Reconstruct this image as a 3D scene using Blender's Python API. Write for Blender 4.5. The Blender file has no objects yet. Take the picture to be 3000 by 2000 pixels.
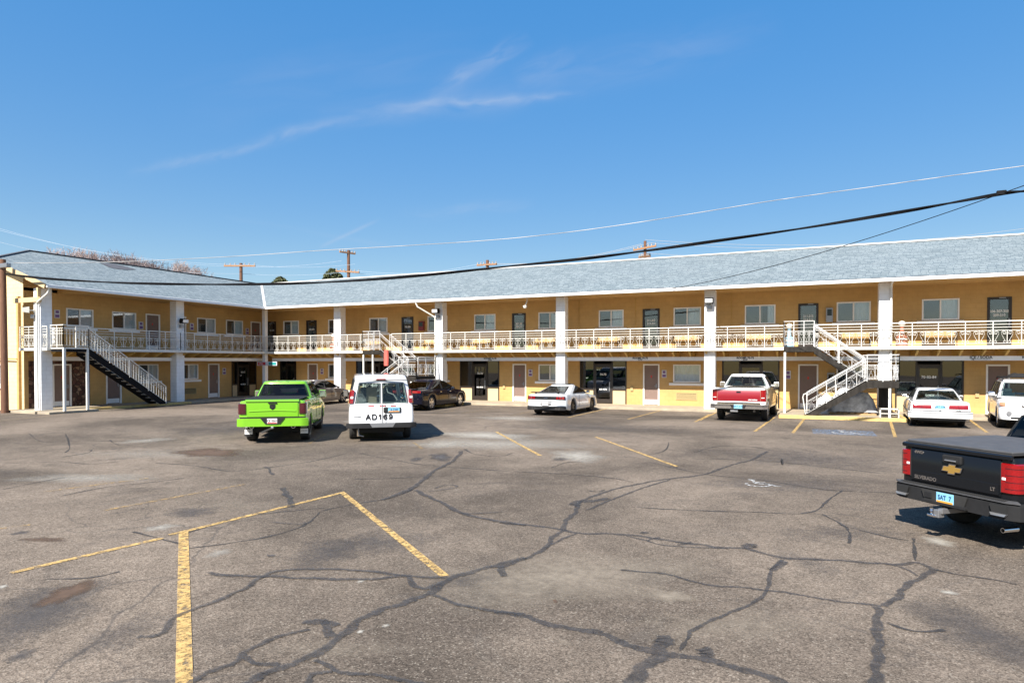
import bpy, bmesh, math, random
from mathutils import Vector, Matrix
R=math.radians
C=bpy.context.scene.collection
S=bpy.context.scene
# ---------------------------------------------------------------- camera
CF,CYAW,CPIT,CCY,CH=1893.452,R(24.166),R(-.815),1087.409,2.4
cam=bpy.data.objects.new('camera',bpy.data.cameras.new('camera'));C.objects.link(cam)
cam.data.sensor_width=36;cam.data.lens=36*CF/3000;cam.data.shift_y=(CCY-1000)/3000
cam.data.clip_start=.1;cam.data.clip_end=3000
cam.location=(0,0,CH);cam.rotation_euler=(R(90)+CPIT,0,CYAW);S.camera=cam
# ---------------------------------------------------------------- light
SUN_EL,SUN_A=R(43.5),R(5)
S.view_settings.view_transform='Standard';S.view_settings.look='None';S.view_settings.gamma=1
S.view_settings.exposure=1.08
w=bpy.data.worlds.new('World');S.world=w;w.use_nodes=True
def sky():
    nt=w.node_tree;N=nt.nodes;L=nt.links;N.clear()
    out=N.new('ShaderNodeOutputWorld');bg=N.new('ShaderNodeBackground');st=N.new('ShaderNodeTexSky')
    st.sky_type='NISHITA';st.sun_disc=False;st.sun_elevation=SUN_EL;st.sun_rotation=R(180)+SUN_A
    st.air_density=1.0;st.dust_density=.4;st.ozone_density=1.6;st.altitude=0
    bg.inputs[1].default_value=.088
    tc=N.new('ShaderNodeTexCoord');mp=N.new('ShaderNodeMapping');mp.vector_type='POINT';mp.inputs['Rotation'].default_value=(0,0,-CYAW)
    L.new(tc.outputs['Generated'],mp.inputs[0]);sp=N.new('ShaderNodeSeparateXYZ');L.new(mp.outputs[0],sp.inputs[0])
    def m(op,a,b=None,cl=False):
        n=N.new('ShaderNodeMath');n.operation=op;n.use_clamp=cl
        for i,v in enumerate((a,b)):
            if v is None: continue
            if isinstance(v,(int,float)): n.inputs[i].default_value=v
            else: L.new(v,n.inputs[i])
        return n.outputs[0]
    u=m('DIVIDE',sp.outputs[0],m('MAXIMUM',sp.outputs[1],.05));v=m('DIVIDE',sp.outputs[2],m('MAXIMUM',sp.outputs[1],.05))
    cb=N.new('ShaderNodeCombineXYZ');L.new(u,cb.inputs[0]);L.new(v,cb.inputs[1])
    def noise(sc,det,vec,dist=0):
        n=N.new('ShaderNodeTexNoise');n.inputs['Scale'].default_value=sc;n.inputs['Detail'].default_value=det;n.inputs['Distortion'].default_value=dist
        L.new(vec,n.inputs['Vector']);return n.outputs[0]
    wob=m('MULTIPLY',m('SUBTRACT',noise(5,4,cb.outputs[0]),.5),.05)
    tot=None
    #(u0,v0,u1,v1,half width,strength,noise scale)
    for (u0,v0,u1,v1,hw,stg,ns) in ((-.60,.292,-.20,.385,.008,.32,6),(-.30,.372,.03,.408,.015,.24,5),(-.20,.388,.12,.41,.006,.34,7),(-.13,.40,.03,.50,.012,.30,7),(.0,.43,.10,.47,.02,.13,6),(-.18,.225,.04,.245,.010,.16,8),(-.30,.176,-.20,.222,.0028,.62,3),(-.45,.225,-.18,.178,.004,.12,3),(-.10,.39,.42,.52,.03,.10,4),(-.55,.40,.0,.47,.05,.06,3)):
        ln=math.hypot(u1-u0,v1-v0);cx,sy=(u1-u0)/ln,(v1-v0)/ln
        du=m('SUBTRACT',u,u0);dv=m('SUBTRACT',v,v0)
        a=m('ADD',m('MULTIPLY',du,cx),m('MULTIPLY',dv,sy));b=m('SUBTRACT',m('MULTIPLY',dv,cx),m('MULTIPLY',du,sy))
        b=m('ADD',b,wob if hw>.005 else m('MULTIPLY',wob,.1))
        an=m('DIVIDE',a,ln);win=m('MULTIPLY',m('MULTIPLY',an,m('SUBTRACT',1,an)),4,True)
        if hw<.005: win=m('MULTIPLY',win,2,True)
        g=m('EXPONENT',m('MULTIPLY',m('POWER',m('ABSOLUTE',m('DIVIDE',b,hw)),2),-1))
        c2=N.new('ShaderNodeCombineXYZ');L.new(m('MULTIPLY',a,ns),c2.inputs[0]);L.new(m('MULTIPLY',b,ns*4),c2.inputs[1]);c2.inputs[2].default_value=u0*9
        nz=m('MULTIPLY',m('SUBTRACT',noise(2.2,7,c2.outputs[0],.7),.28),2.0,True)
        t=m('MULTIPLY',m('MULTIPLY',m('MULTIPLY',g,win),nz),stg)
        tot=t if tot is None else m('ADD',tot,t)
    tot=m('MULTIPLY',tot,m('GREATER_THAN',sp.outputs[1],.05),True)
    mx=N.new('ShaderNodeMix');mx.data_type='RGBA';L.new(tot,mx.inputs['Factor']);L.new(st.outputs[0],mx.inputs['A']);mx.inputs['B'].default_value=(4.4,5.05,5.9,1)
    hs=N.new('ShaderNodeHueSaturation');hs.inputs['Saturation'].default_value=1.42;hs.inputs['Hue'].default_value=.506;L.new(mx.outputs['Result'],hs.inputs['Color'])
    gm=N.new('ShaderNodeGamma');gm.inputs[1].default_value=.80;L.new(hs.outputs[0],gm.inputs[0]);s1=N.new('ShaderNodeSeparateColor');s1.mode='HSV';c1=N.new('ShaderNodeCombineColor');c1.mode='HSV';L.new(gm.outputs[0],s1.inputs[0]);L.new(s1.outputs[0],c1.inputs[0]);L.new(s1.outputs[1],c1.inputs[1]);L.new(m('MULTIPLY',m('POWER',s1.outputs[2],.30),2.87),c1.inputs[2]);L.new(c1.outputs[0],bg.inputs[0]);L.new(bg.outputs[0],out.inputs[0])
sky()
sl=bpy.data.objects.new('sun',bpy.data.lights.new('sun','SUN'));C.objects.link(sl)
sl.data.energy=5.0;sl.data.angle=R(.5);sl.data.color=(1,.95,.87)
sdir=Vector((-math.sin(SUN_A)*math.cos(SUN_EL),-math.cos(SUN_A)*math.cos(SUN_EL),math.sin(SUN_EL)))
sl.rotation_euler=sdir.to_track_quat('Z','Y').to_euler();sl.location=(0,-20,40)
# ---------------------------------------------------------------- survey of the place from the photograph: rays onto real planes
def _ray(x,y):
    cy_,sy_,cp,sp=math.cos(CYAW),math.sin(CYAW),math.cos(CPIT),math.sin(CPIT)
    F=Vector((-sy_*cp,cy_*cp,sp));T=Vector((cy_,sy_,0));U=T.cross(F)
    return F+T*((x-1500)/CF)-U*((y-CCY)/CF)
def G(x,y,z=0):
    d=_ray(x,y);t=(z-CH)/d.z;return Vector((d.x*t,d.y*t,z))
def M(x,y,Y):
    d=_ray(x,y);t=Y/d.y;return Vector((d.x*t,Y,CH+d.z*t))
def WX(x,y,X):
    d=_ray(x,y);t=X/d.x;return Vector((X,d.y*t,CH+d.z*t))
# ---------------------------------------------------------------- mesh helpers
class MB:
    def __init__(s): s.v=[];s.f=[];s.uv={}
    def add(s,vs,fs):
        o=len(s.v);s.v+=[tuple(v) for v in vs];s.f+=[[i+o for i in f] for f in fs];return s
    def box(s,x0,x1,y0,y1,z0,z1):
        return s.add([(x,y,z) for z in (z0,z1) for y in (y0,y1) for x in (x0,x1)],[(0,2,3,1),(4,5,7,6),(0,1,5,4),(2,6,7,3),(0,4,6,2),(1,3,7,5)])
    def pbox(s,pl,u0,u1,d0,d1,z0,z1):
        return s.add([pl(u,d,z) for z in (z0,z1) for d in (d0,d1) for u in (u0,u1)],[(0,2,3,1),(4,5,7,6),(0,1,5,4),(2,6,7,3),(0,4,6,2),(1,3,7,5)])
    def rbox(s,x0,x1,y0,y1,z0,z1,b=.01):
        # box with chamfered edges
        bm=bmesh.new();bmesh.ops.create_cube(bm,size=1)
        for v in bm.verts: v.co=Vector(((x0+x1)/2+v.co.x*(x1-x0),(y0+y1)/2+v.co.y*(y1-y0),(z0+z1)/2+v.co.z*(z1-z0)))
        bmesh.ops.bevel(bm,geom=list(bm.edges),offset=b,segments=2,affect='EDGES',profile=.5)
        bm.verts.ensure_lookup_table();s.add([v.co for v in bm.verts],[[v.index for v in f.verts] for f in bm.faces]);bm.free();return s
    def bar(s,p,q,a,b=None,up=(0,0,1)):
        p=Vector(p);q=Vector(q);b=a if b is None else b;d=(q-p).normalized();u=Vector(up)
        if abs(d.dot(u))>.98: u=Vector((1,0,0))
        r=d.cross(u).normalized();u=r.cross(d)
        return s.add([c+r*i*a/2+u*j*b/2 for c in (p,q) for i,j in ((-1,-1),(1,-1),(1,1),(-1,1))],[(0,1,2,3),(7,6,5,4),(0,4,5,1),(1,5,6,2),(2,6,7,3),(3,7,4,0)])
    def tube(s,pts,r,n=6,caps=True):
        pts=[Vector(p) for p in pts];rs=r if isinstance(r,(list,tuple)) else [r]*len(pts);o=len(s.v);u=None
        for i,p in enumerate(pts):
            d=(pts[min(i+1,len(pts)-1)]-pts[max(i-1,0)]).normalized()
            if u is None: u=d.orthogonal().normalized()
            else:
                u=u-d*u.dot(d);u=u.normalized() if u.length>1e-6 else d.orthogonal().normalized()
            w_=d.cross(u)
            s.v+=[tuple(p+(u*math.cos(6.28318*k/n)+w_*math.sin(6.28318*k/n))*rs[i]) for k in range(n)]
        for i in range(len(pts)-1):
            for k in range(n):
                a=o+i*n+k;b=o+i*n+(k+1)%n;s.f.append([a,b,b+n,a+n])
        if caps: s.f.append([o+k for k in range(n)][::-1]);s.f.append([o+(len(pts)-1)*n+k for k in range(n)])
        return s
    def lathe(s,prof,n=24,axis='x',c=(0,0,0)):
        # prof: (radius, along)
        o=len(s.v)
        for r,h in prof:
            for k in range(n):
                a=6.28318530718*k/n;x,y=r*math.cos(a),r*math.sin(a)
                s.v.append((c[0]+h,c[1]+x,c[2]+y) if axis=='x' else ((c[0]+x,c[1]+h,c[2]+y) if axis=='y' else (c[0]+x,c[1]+y,c[2]+h)))
        for i in range(len(prof)-1):
            for k in range(n):
                a=o+i*n+k;b=o+i*n+(k+1)%n;s.f.append([a,b,b+n,a+n])
        return s
    def prism(s,poly,h0,h1,fn):
        n=len(poly);return s.add([fn(a,b,h) for h in (h0,h1) for a,b in poly],[list(range(n))[::-1],list(range(n,2*n))]+[[i,(i+1)%n,(i+1)%n+n,i+n] for i in range(n)])
    def loft(s,rows,close=False,cap=True):
        n=len(rows[0]);o=len(s.v)
        for r_ in rows: s.v+=[tuple(p) for p in r_]
        for i in range(len(rows)-1):
            for k in range(n if close else n-1):
                a=o+i*n+k;b=o+i*n+(k+1)%n;s.f.append([a,b,b+n,a+n])
        if cap and not close:
            for base in (o,o+(len(rows)-1)*n):
                for k in range(n//2):
                    j=n-1-k
                    if j-1>k+1: s.f.append([base+k,base+k+1,base+j-1,base+j])
                    elif j-1==k+1: s.f.append([base+k,base+k+1,base+j])
        if cap and close:
            s.f.append([o+k for k in range(n)]);s.f.append([o+(len(rows)-1)*n+k for k in range(n)])
        return s
    def build(s,name,mat,parent=None,smooth=None,world=False,bevel=0,uv=None):
        me=bpy.data.meshes.new(name);me.from_pydata(s.v,[],s.f);me.update()
        bm=bmesh.new();bm.from_mesh(me);bmesh.ops.recalc_face_normals(bm,faces=bm.faces);bm.to_mesh(me);bm.free()
        o=bpy.data.objects.new(name,me);C.objects.link(o)
        if isinstance(mat,str): mat=MT[mat]
        me.materials.append(mat)
        if smooth is not None:
            for p in me.polygons: p.use_smooth=True
            me.set_sharp_from_angle(angle=R(smooth))
        if uv:
            l=me.uv_layers.new(name='UVMap')
            for p in me.polygons:
                for li in p.loop_indices: l.data[li].uv=uv(me.vertices[me.loops[li].vertex_index].co,p.normal)
        if parent is not None:
            o.parent=parent
            if world: o.matrix_parent_inverse=(Matrix.Translation(parent.location)@parent.rotation_euler.to_matrix().to_4x4()).inverted()
        if bevel:
            b=o.modifiers.new('b','BEVEL');b.width=bevel;b.segments=2;b.limit_method='ANGLE'
        return o
def tag(o,label,cat,group=None):
    o['label']=label;o['category']=cat
    if group:o['group']=group
    return o
def thing(name,label,cat,loc=(0,0,0),rz=0,group=None):
    o=bpy.data.objects.new(name,None);C.objects.link(o);o.location=loc;o.rotation_euler=(0,0,rz);o.empty_display_size=.3
    return tag(o,label,cat,group)
def struct(o): o['kind']='structure';return o
def copy_tree(o,parent=None):
    c=o.copy();C.objects.link(c)
    if parent is not None:c.parent=parent;c.matrix_parent_inverse=o.matrix_parent_inverse.copy()
    for ch in list(o.children): copy_tree(ch,c)
    return c
def text(s,size,fn,name,mat,parent=None,world=False,extr=.004,bold=0,align='CENTER',xs=1):
    cu=bpy.data.curves.new(name,'FONT');cu.body=s;cu.size=size;cu.align_x=align;cu.align_y='CENTER';cu.extrude=extr;cu.offset=bold;cu.resolution_u=3
    t=bpy.data.objects.new(name,cu);C.objects.link(t);bpy.context.view_layer.update()
    dg=bpy.context.evaluated_depsgraph_get();me=bpy.data.meshes.new_from_object(t.evaluated_get(dg));bpy.data.objects.remove(t)
    mb=MB();mb.add([fn(v.co.x*xs,v.co.y,v.co.z) for v in me.vertices],[list(p.vertices) for p in me.polygons])
    return mb.build(name,mat,parent,world=world)
# ---------------------------------------------------------------- materials
MT={}
def mat(name,col,rough=.6,metal=0,var=0,vs=3,bump=0,bs=30,coat=0,spec=.5,dirt=None,dirts=1.5,emis=None,stretch=None):
    m=bpy.data.materials.new(name);m.use_nodes=True;nt=m.node_tree;N=nt.nodes;L=nt.links;b=N['Principled BSDF']
    b.inputs['Base Color'].default_value=(*col,1);b.inputs['Roughness'].default_value=rough;b.inputs['Metallic'].default_value=metal
    b.inputs['Coat Weight'].default_value=coat;b.inputs['Coat Roughness'].default_value=.04;b.inputs['Specular IOR Level'].default_value=spec
    tc=N.new('ShaderNodeTexCoord');src=tc.outputs['Object']
    if stretch:
        mp=N.new('ShaderNodeMapping');mp.inputs['Scale'].default_value=stretch;L.new(src,mp.inputs[0]);src=mp.outputs[0]
    if var or dirt:
        n=N.new('ShaderNodeTexNoise');n.inputs['Scale'].default_value=vs;n.inputs['Detail'].default_value=6;n.inputs['Roughness'].default_value=.65;L.new(src,n.inputs['Vector'])
        mr=N.new('ShaderNodeMapRange');mr.inputs[1].default_value=.3;mr.inputs[2].default_value=.7;mr.inputs[3].default_value=1-var;mr.inputs[4].default_value=1+var*.6;L.new(n.outputs[0],mr.inputs[0])
        mx=N.new('ShaderNodeMix');mx.data_type='RGBA';mx.blend_type='MULTIPLY';mx.inputs['Factor'].default_value=1;mx.inputs['A'].default_value=(*col,1)
        L.new(mr.outputs[0],mx.inputs['B']);o=mx.outputs['Result']
        if dirt:
            n2=N.new('ShaderNodeTexNoise');n2.inputs['Scale'].default_value=dirts;n2.inputs['Detail'].default_value=8;L.new(src,n2.inputs['Vector'])
            r2=N.new('ShaderNodeMapRange');r2.inputs[1].default_value=.52;r2.inputs[2].default_value=.75;L.new(n2.outputs[0],r2.inputs[0])
            m2=N.new('ShaderNodeMix');m2.data_type='RGBA';L.new(r2.outputs[0],m2.inputs['Factor']);L.new(o,m2.inputs['A']);m2.inputs['B'].default_value=(*dirt,1);o=m2.outputs['Result']
        L.new(o,b.inputs['Base Color'])
    if bump:
        n=N.new('ShaderNodeTexNoise');n.inputs['Scale'].default_value=bs;n.inputs['Detail'].default_value=4;L.new(src,n.inputs['Vector'])
        bp=N.new('ShaderNodeBump');bp.inputs['Strength'].default_value=bump;bp.inputs['Distance'].default_value=.02;L.new(n.outputs[0],bp.inputs['Height']);L.new(bp.outputs[0],b.inputs['Normal'])
    MT[name]=m;return m
mat('grey_dark',(.06,.06,.063),.6,var=.2,vs=10)
mat('white_paint',(.80,.80,.79),.55,var=.06,vs=1.2,dirt=(.62,.60,.56),dirts=1.1)
mat('stair_metal',(.62,.61,.59),.5,var=.15,vs=8)
mat('white_metal',(.70,.68,.62),.5,var=.08,vs=8)
mat('white_trim',(.86,.85,.83),.5,var=.05,vs=3)
mat('black_metal',(.012,.012,.013),.9,var=.3,vs=6,spec=.15)
mat('dark_frame',(.025,.018,.014),.4)
mat('brown_door',(.20,.135,.11),.55,var=.08,vs=4)
mat('joist',(.52,.34,.10),.7,var=.15,vs=3)
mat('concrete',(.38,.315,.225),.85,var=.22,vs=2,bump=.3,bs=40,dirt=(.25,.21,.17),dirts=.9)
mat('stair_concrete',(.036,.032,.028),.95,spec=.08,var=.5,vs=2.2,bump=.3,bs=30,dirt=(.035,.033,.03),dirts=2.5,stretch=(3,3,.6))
mat('yellow_curb',(.60,.42,.15),.7,var=.2,vs=6,dirt=(.35,.27,.15),dirts=5)
mat('cream',(.58,.44,.25),.7,var=.06,vs=2)
mat('curtain',(.74,.78,.80),.9,var=.08,vs=6)
mat('tan_curtain',(.20,.165,.12),.9,var=.12,vs=3)
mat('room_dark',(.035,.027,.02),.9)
mat('screen',(.055,.06,.065),.9)
mat('grey_metal',(.33,.33,.34),.4,.7,var=.1)
mat('chrome',(.75,.75,.76),.12,1)
mat('black_plastic',(.017,.017,.018),.75,spec=.25,var=.2,vs=10)
mat('rubber',(.022,.021,.02),.8,var=.25,vs=12)
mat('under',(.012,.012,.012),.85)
mat('alloy',(.55,.55,.56),.25,.9)
mat('dark_alloy',(.05,.05,.055),.3,.8)
mat('bed_cover',(.065,.065,.068),.7,var=.2,vs=5)
mat('lamp_red',(.24,.003,.005),.12,coat=1,var=.25,vs=40)
mat('lamp_smoke',(.06,.006,.012),.12,coat=1)
mat('lamp_white',(.75,.75,.73),.1,coat=1)
mat('lamp_amber',(.55,.26,.14),.15,coat=1)
mat('plate_blue',(.22,.50,.68),.4,var=.1,vs=20)
mat('plate_white',(.75,.72,.7),.4)
mat('plate_orange',(.75,.32,.05),.4)
mat('ink',(.015,.015,.018),.5)
mat('ink_blue',(.02,.06,.16),.5)
mat('gold',(.62,.38,.10),.3,.7)
mat('text_white',(.8,.8,.78),.5)
mat('text_red',(.6,.03,.02),.4)
mat('pole_wood',(.16,.075,.042),.85,var=.35,vs=5,stretch=(6,6,.5),bump=.4,bs=20)
mat('pole_wood_pale',(.34,.18,.09),.85,var=.3,vs=5,stretch=(6,6,.5))
mat('wire_black',(.008,.008,.009),.9,spec=.1)
mat('wire_white',(.38,.37,.36),.4)
mat('wire_far',(.35,.42,.5),.5)
mat('bark',(.30,.22,.19),.9,var=.2)
mat('twig',(.33,.26,.24),.9,var=.25,vs=.5)
mat('ever_leaf',(.075,.085,.03),.8,var=.45,vs=.9)
mat('bench_wood',(.56,.38,.17),.6,var=.15,vs=8)
mat('stand_red',(.42,.17,.10),.6,var=.2,vs=8)
mat('stand_blue',(.25,.38,.46),.6,var=.2,vs=8)
mat('knob_white',(.75,.68,.55),.5)
mat('red_box',(.20,.02,.02),.4)
mat('fabric_red',(.65,.12,.09),.7,var=.2,vs=10)
mat('sign_purple',(.16,.08,.24),.5)
mat('sign_white',(.62,.62,.66),.5)
mat('sign_teal',(.03,.28,.28),.5)
mat('sign_red',(.50,.02,.03),.5)
mat('tarp',(.50,.51,.52),.5,var=.5,vs=4,bump=1,bs=6,dirt=(.16,.16,.17),dirts=3)
mat('wood_raw',(.40,.26,.13),.8,var=.2,vs=8)
mat('green_plastic',(.02,.30,.14),.4)
mat('roof_dark',(.075,.075,.085),.9,var=.3,vs=4)
mat('ridge_white',(.62,.60,.58),.6,var=.15,vs=2)
mat('ac_grille',(.42,.32,.15),.6)
mat('tread',(.33,.31,.28),.8,var=.2,vs=4)
mat('cabin',(.03,.03,.032),.9)
mat('cabin_seat',(.07,.07,.075),.9)
mat('cushion',(.40,.47,.43),.8)
def glassmat(name,tint,refl=1.45,a=.75):
    m=bpy.data.materials.new(name);m.use_nodes=True;nt=m.node_tree;N=nt.nodes;L=nt.links;N.clear()
    o=N.new('ShaderNodeOutputMaterial');mx=N.new('ShaderNodeMixShader');t=N.new('ShaderNodeBsdfTransparent');g=N.new('ShaderNodeBsdfGlossy');f=N.new('ShaderNodeLayerWeight');f.inputs[0].default_value=.5
    t.inputs[0].default_value=(*tint,1);g.inputs['Roughness'].default_value=.015;g.inputs[0].default_value=(.95,.97,1,1)
    n=N.new('ShaderNodeTexNoise');n.inputs['Scale'].default_value=1.3;tc=N.new('ShaderNodeTexCoord');L.new(tc.outputs['Object'],n.inputs['Vector'])
    bp=N.new('ShaderNodeBump');bp.inputs['Strength'].default_value=.012;bp.inputs['Distance'].default_value=.05;L.new(n.outputs[0],bp.inputs['Height']);L.new(bp.outputs[0],g.inputs['Normal'])
    r0=((refl-1)/(refl+1))**2;p5=N.new('ShaderNodeMath');p5.operation='POWER';p5.inputs[1].default_value=5;L.new(f.outputs['Facing'],p5.inputs[0]);fm=N.new('ShaderNodeMath');fm.operation='MULTIPLY_ADD';fm.inputs[1].default_value=a*(1-r0)*.9;fm.inputs[2].default_value=max(.035,r0*a*1.15);L.new(p5.outputs[0],fm.inputs[0]);L.new(fm.outputs[0],mx.inputs[0]);L.new(t.outputs[0],mx.inputs[1]);L.new(g.outputs[0],mx.inputs[2]);L.new(mx.outputs[0],o.inputs[0]);MT[name]=m
glassmat('glass',(.86,.90,.92),1.75,1)
glassmat('glass_dark',(.28,.25,.22),1.9)
glassmat('car_glass',(.24,.27,.28),1.5,.5)
glassmat('car_glass_clear',(.58,.66,.64),1.5,.6)
def carpaint(name,col,metal=0,rough=.35,coat=1,flake=0):
    mat(name,col,rough,metal,coat=coat,var=.05,vs=2.5)
carpaint('paint_lime',(.165,.43,.012))
carpaint('paint_white',(.80,.80,.80));carpaint('paint_white2',(.74,.75,.76));mat('paint_navy',(.003,.004,.012),.12,spec=.45)
mat('paint_black',(.007,.008,.010),.22,spec=.28);carpaint('paint_red',(.24,.004,.014));carpaint('paint_silverwhite',(.68,.71,.73),.1)
carpaint('paint_grey',(.20,.18,.17),.6);carpaint('paint_tan',(.50,.40,.26),.5)
def wallmat(name,col,mort,bw,bh,ax,var=.06,bump=.25):
    # painted block wall; ax: world axis running along the wall
    m=bpy.data.materials.new(name);m.use_nodes=True;nt=m.node_tree;N=nt.nodes;L=nt.links;b=N['Principled BSDF'];b.inputs['Roughness'].default_value=.75
    tc=N.new('ShaderNodeTexCoord');sp=N.new('ShaderNodeSeparateXYZ');L.new(tc.outputs['Object'],sp.inputs[0]);cb=N.new('ShaderNodeCombineXYZ')
    if ax=='b':
        ad=N.new('ShaderNodeMath');L.new(sp.outputs[0],ad.inputs[0]);L.new(sp.outputs[1],ad.inputs[1]);L.new(ad.outputs[0],cb.inputs[0])
    else: L.new(sp.outputs['xy'.index(ax)],cb.inputs[0])
    L.new(sp.outputs[2],cb.inputs[1])
    br=N.new('ShaderNodeTexBrick');br.inputs['Scale'].default_value=1;br.inputs['Brick Width'].default_value=bw;br.inputs['Row Height'].default_value=bh;br.inputs['Mortar Size'].default_value=.012;br.inputs['Mortar Smooth'].default_value=.5
    br.inputs['Color1'].default_value=(*col,1);br.inputs['Color2'].default_value=tuple(c*(1-var) for c in col)+(1,);br.inputs['Mortar'].default_value=(*mort,1);L.new(cb.outputs[0],br.inputs[0])
    n=N.new('ShaderNodeTexNoise');n.inputs['Scale'].default_value=.9;n.inputs['Detail'].default_value=8;n.inputs['Roughness'].default_value=.7;L.new(tc.outputs['Object'],n.inputs['Vector'])
    mr=N.new('ShaderNodeMapRange');mr.inputs[1].default_value=.3;mr.inputs[2].default_value=.7;mr.inputs[3].default_value=.84;mr.inputs[4].default_value=1.06;L.new(n.outputs[0],mr.inputs[0])
    mx=N.new('ShaderNodeMix');mx.data_type='RGBA';mx.blend_type='MULTIPLY';mx.inputs['Factor'].default_value=1;L.new(br.outputs[0],mx.inputs['A']);L.new(mr.outputs[0],mx.inputs['B']);L.new(mx.outputs['Result'],b.inputs['Base Color'])
    bp=N.new('ShaderNodeBump');bp.inputs['Strength'].default_value=bump;bp.inputs['Distance'].default_value=.01;bp.invert=True;L.new(br.outputs['Fac'],bp.inputs['Height']);L.new(bp.outputs[0],b.inputs['Normal'])
    MT[name]=m
wallmat('ochre_x',(.56,.350,.130),(.51,.31,.11),.4,.2,'x');wallmat('ochre_y',(.56,.350,.130),(.51,.31,.11),.4,.2,'y')
wallmat('ochre_sunlit',(.80,.62,.34),(.68,.50,.26),.4,.2,'x')  # paler copy of the ochre block wall, sunlight put into the colour
wallmat('white_block',(.86,.86,.86),(.76,.75,.74),.4,.2,'b',var=.03)
def stonemat():
    m=bpy.data.materials.new('stone');m.use_nodes=True;nt=m.node_tree;N=nt.nodes;L=nt.links;b=N['Principled BSDF'];b.inputs['Roughness'].default_value=.8
    tc=N.new('ShaderNodeTexCoord');v=N.new('ShaderNodeTexVoronoi');v.inputs['Scale'].default_value=4.5;L.new(tc.outputs['Object'],v.inputs['Vector'])
    cr=N.new('ShaderNodeValToRGB');e=cr.color_ramp.elements;e[0].color=(.05,.022,.015,1);e[1].color=(.33,.21,.14,1);x=e.new(.5);x.color=(.12,.05,.035,1);x=e.new(.75);x.color=(.20,.12,.08,1)
    sp=N.new('ShaderNodeSeparateColor');L.new(v.outputs['Color'],sp.inputs[0]);L.new(sp.outputs[0],cr.inputs[0])
    v2=N.new('ShaderNodeTexVoronoi');v2.feature='DISTANCE_TO_EDGE';v2.inputs['Scale'].default_value=4.5;L.new(tc.outputs['Object'],v2.inputs['Vector'])
    mr=N.new('ShaderNodeMapRange');mr.inputs[1].default_value=.0;mr.inputs[2].default_value=.09;mr.inputs[3].default_value=.25;L.new(v2.outputs['Distance'],mr.inputs[0])
    mx=N.new('ShaderNodeMix');mx.data_type='RGBA';mx.blend_type='MULTIPLY';mx.inputs['Factor'].default_value=1;L.new(cr.outputs[0],mx.inputs['A']);L.new(mr.outputs[0],mx.inputs['B']);L.new(mx.outputs['Result'],b.inputs['Base Color'])
    bp=N.new('ShaderNodeBump');bp.inputs['Strength'].default_value=1;bp.inputs['Distance'].default_value=.05;L.new(mr.outputs[0],bp.inputs['Height']);L.new(bp.outputs[0],b.inputs['Normal']);MT['stone']=m
stonemat()
def shinglemat():
    m=bpy.data.materials.new('shingle');m.use_nodes=True;nt=m.node_tree;N=nt.nodes;L=nt.links;b=N['Principled BSDF'];b.inputs['Roughness'].default_value=.9
    uv0=N.new('ShaderNodeUVMap');su=N.new('ShaderNodeSeparateXYZ');L.new(uv0.outputs[0],su.inputs[0]);fl=N.new('ShaderNodeMath');fl.operation='DIVIDE';fl.inputs[1].default_value=.165;L.new(su.outputs[1],fl.inputs[0]);fo=N.new('ShaderNodeMath');fo.operation='FLOOR';L.new(fl.outputs[0],fo.inputs[0]);wn=N.new('ShaderNodeTexWhiteNoise');wn.noise_dimensions='1D';L.new(fo.outputs[0],wn.inputs['W']);ua=N.new('ShaderNodeMath');L.new(su.outputs[0],ua.inputs[0]);L.new(wn.outputs['Value'],ua.inputs[1]);uv=N.new('ShaderNodeCombineXYZ');L.new(ua.outputs[0],uv.inputs[0]);L.new(su.outputs[1],uv.inputs[1]);br=N.new('ShaderNodeTexBrick');br.offset=.5;br.offset_frequency=2;br.inputs['Scale'].default_value=1;br.inputs['Brick Width'].default_value=.30;br.inputs['Row Height'].default_value=.165;br.inputs['Mortar Size'].default_value=.014
    br.inputs['Color1'].default_value=(.118,.150,.165,1);br.inputs['Color2'].default_value=(.215,.250,.262,1);br.inputs['Mortar'].default_value=(.075,.105,.125,1);br.inputs['Bias'].default_value=.1;L.new(uv.outputs[0],br.inputs[0])
    br2=N.new('ShaderNodeTexBrick');br2.offset=.61;br2.offset_frequency=2;br2.inputs['Scale'].default_value=1;br2.inputs['Brick Width'].default_value=.9;br2.inputs['Row Height'].default_value=.165;br2.inputs['Mortar Size'].default_value=.0
    br2.inputs['Color1'].default_value=(.80,.84,.88,1);br2.inputs['Color2'].default_value=(1.12,1.10,1.04,1);L.new(uv.outputs[0],br2.inputs[0])
    n=N.new('ShaderNodeTexNoise');n.inputs['Scale'].default_value=.5;n.inputs['Detail'].default_value=9;n.inputs['Roughness'].default_value=.75;L.new(uv.outputs[0],n.inputs['Vector'])
    mr=N.new('ShaderNodeMapRange');mr.inputs[1].default_value=.3;mr.inputs[2].default_value=.7;mr.inputs[3].default_value=.9;mr.inputs[4].default_value=1.08;L.new(n.outputs[0],mr.inputs[0])
    mx=N.new('ShaderNodeMix');mx.data_type='RGBA';mx.blend_type='MULTIPLY';mx.inputs['Factor'].default_value=1;L.new(br.outputs[0],mx.inputs['A']);L.new(mr.outputs[0],mx.inputs['B'])
    m2=N.new('ShaderNodeMix');m2.data_type='RGBA';m2.blend_type='MULTIPLY';m2.inputs['Factor'].default_value=.22;L.new(mx.outputs['Result'],m2.inputs['A']);L.new(br2.outputs[0],m2.inputs['B']);L.new(m2.outputs['Result'],b.inputs['Base Color'])
    bp=N.new('ShaderNodeBump');bp.inputs['Strength'].default_value=.6;bp.inputs['Distance'].default_value=.012;bp.invert=True;L.new(br.outputs['Fac'],bp.inputs['Height']);L.new(bp.outputs[0],b.inputs['Normal']);MT['shingle']=m
shinglemat()
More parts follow.
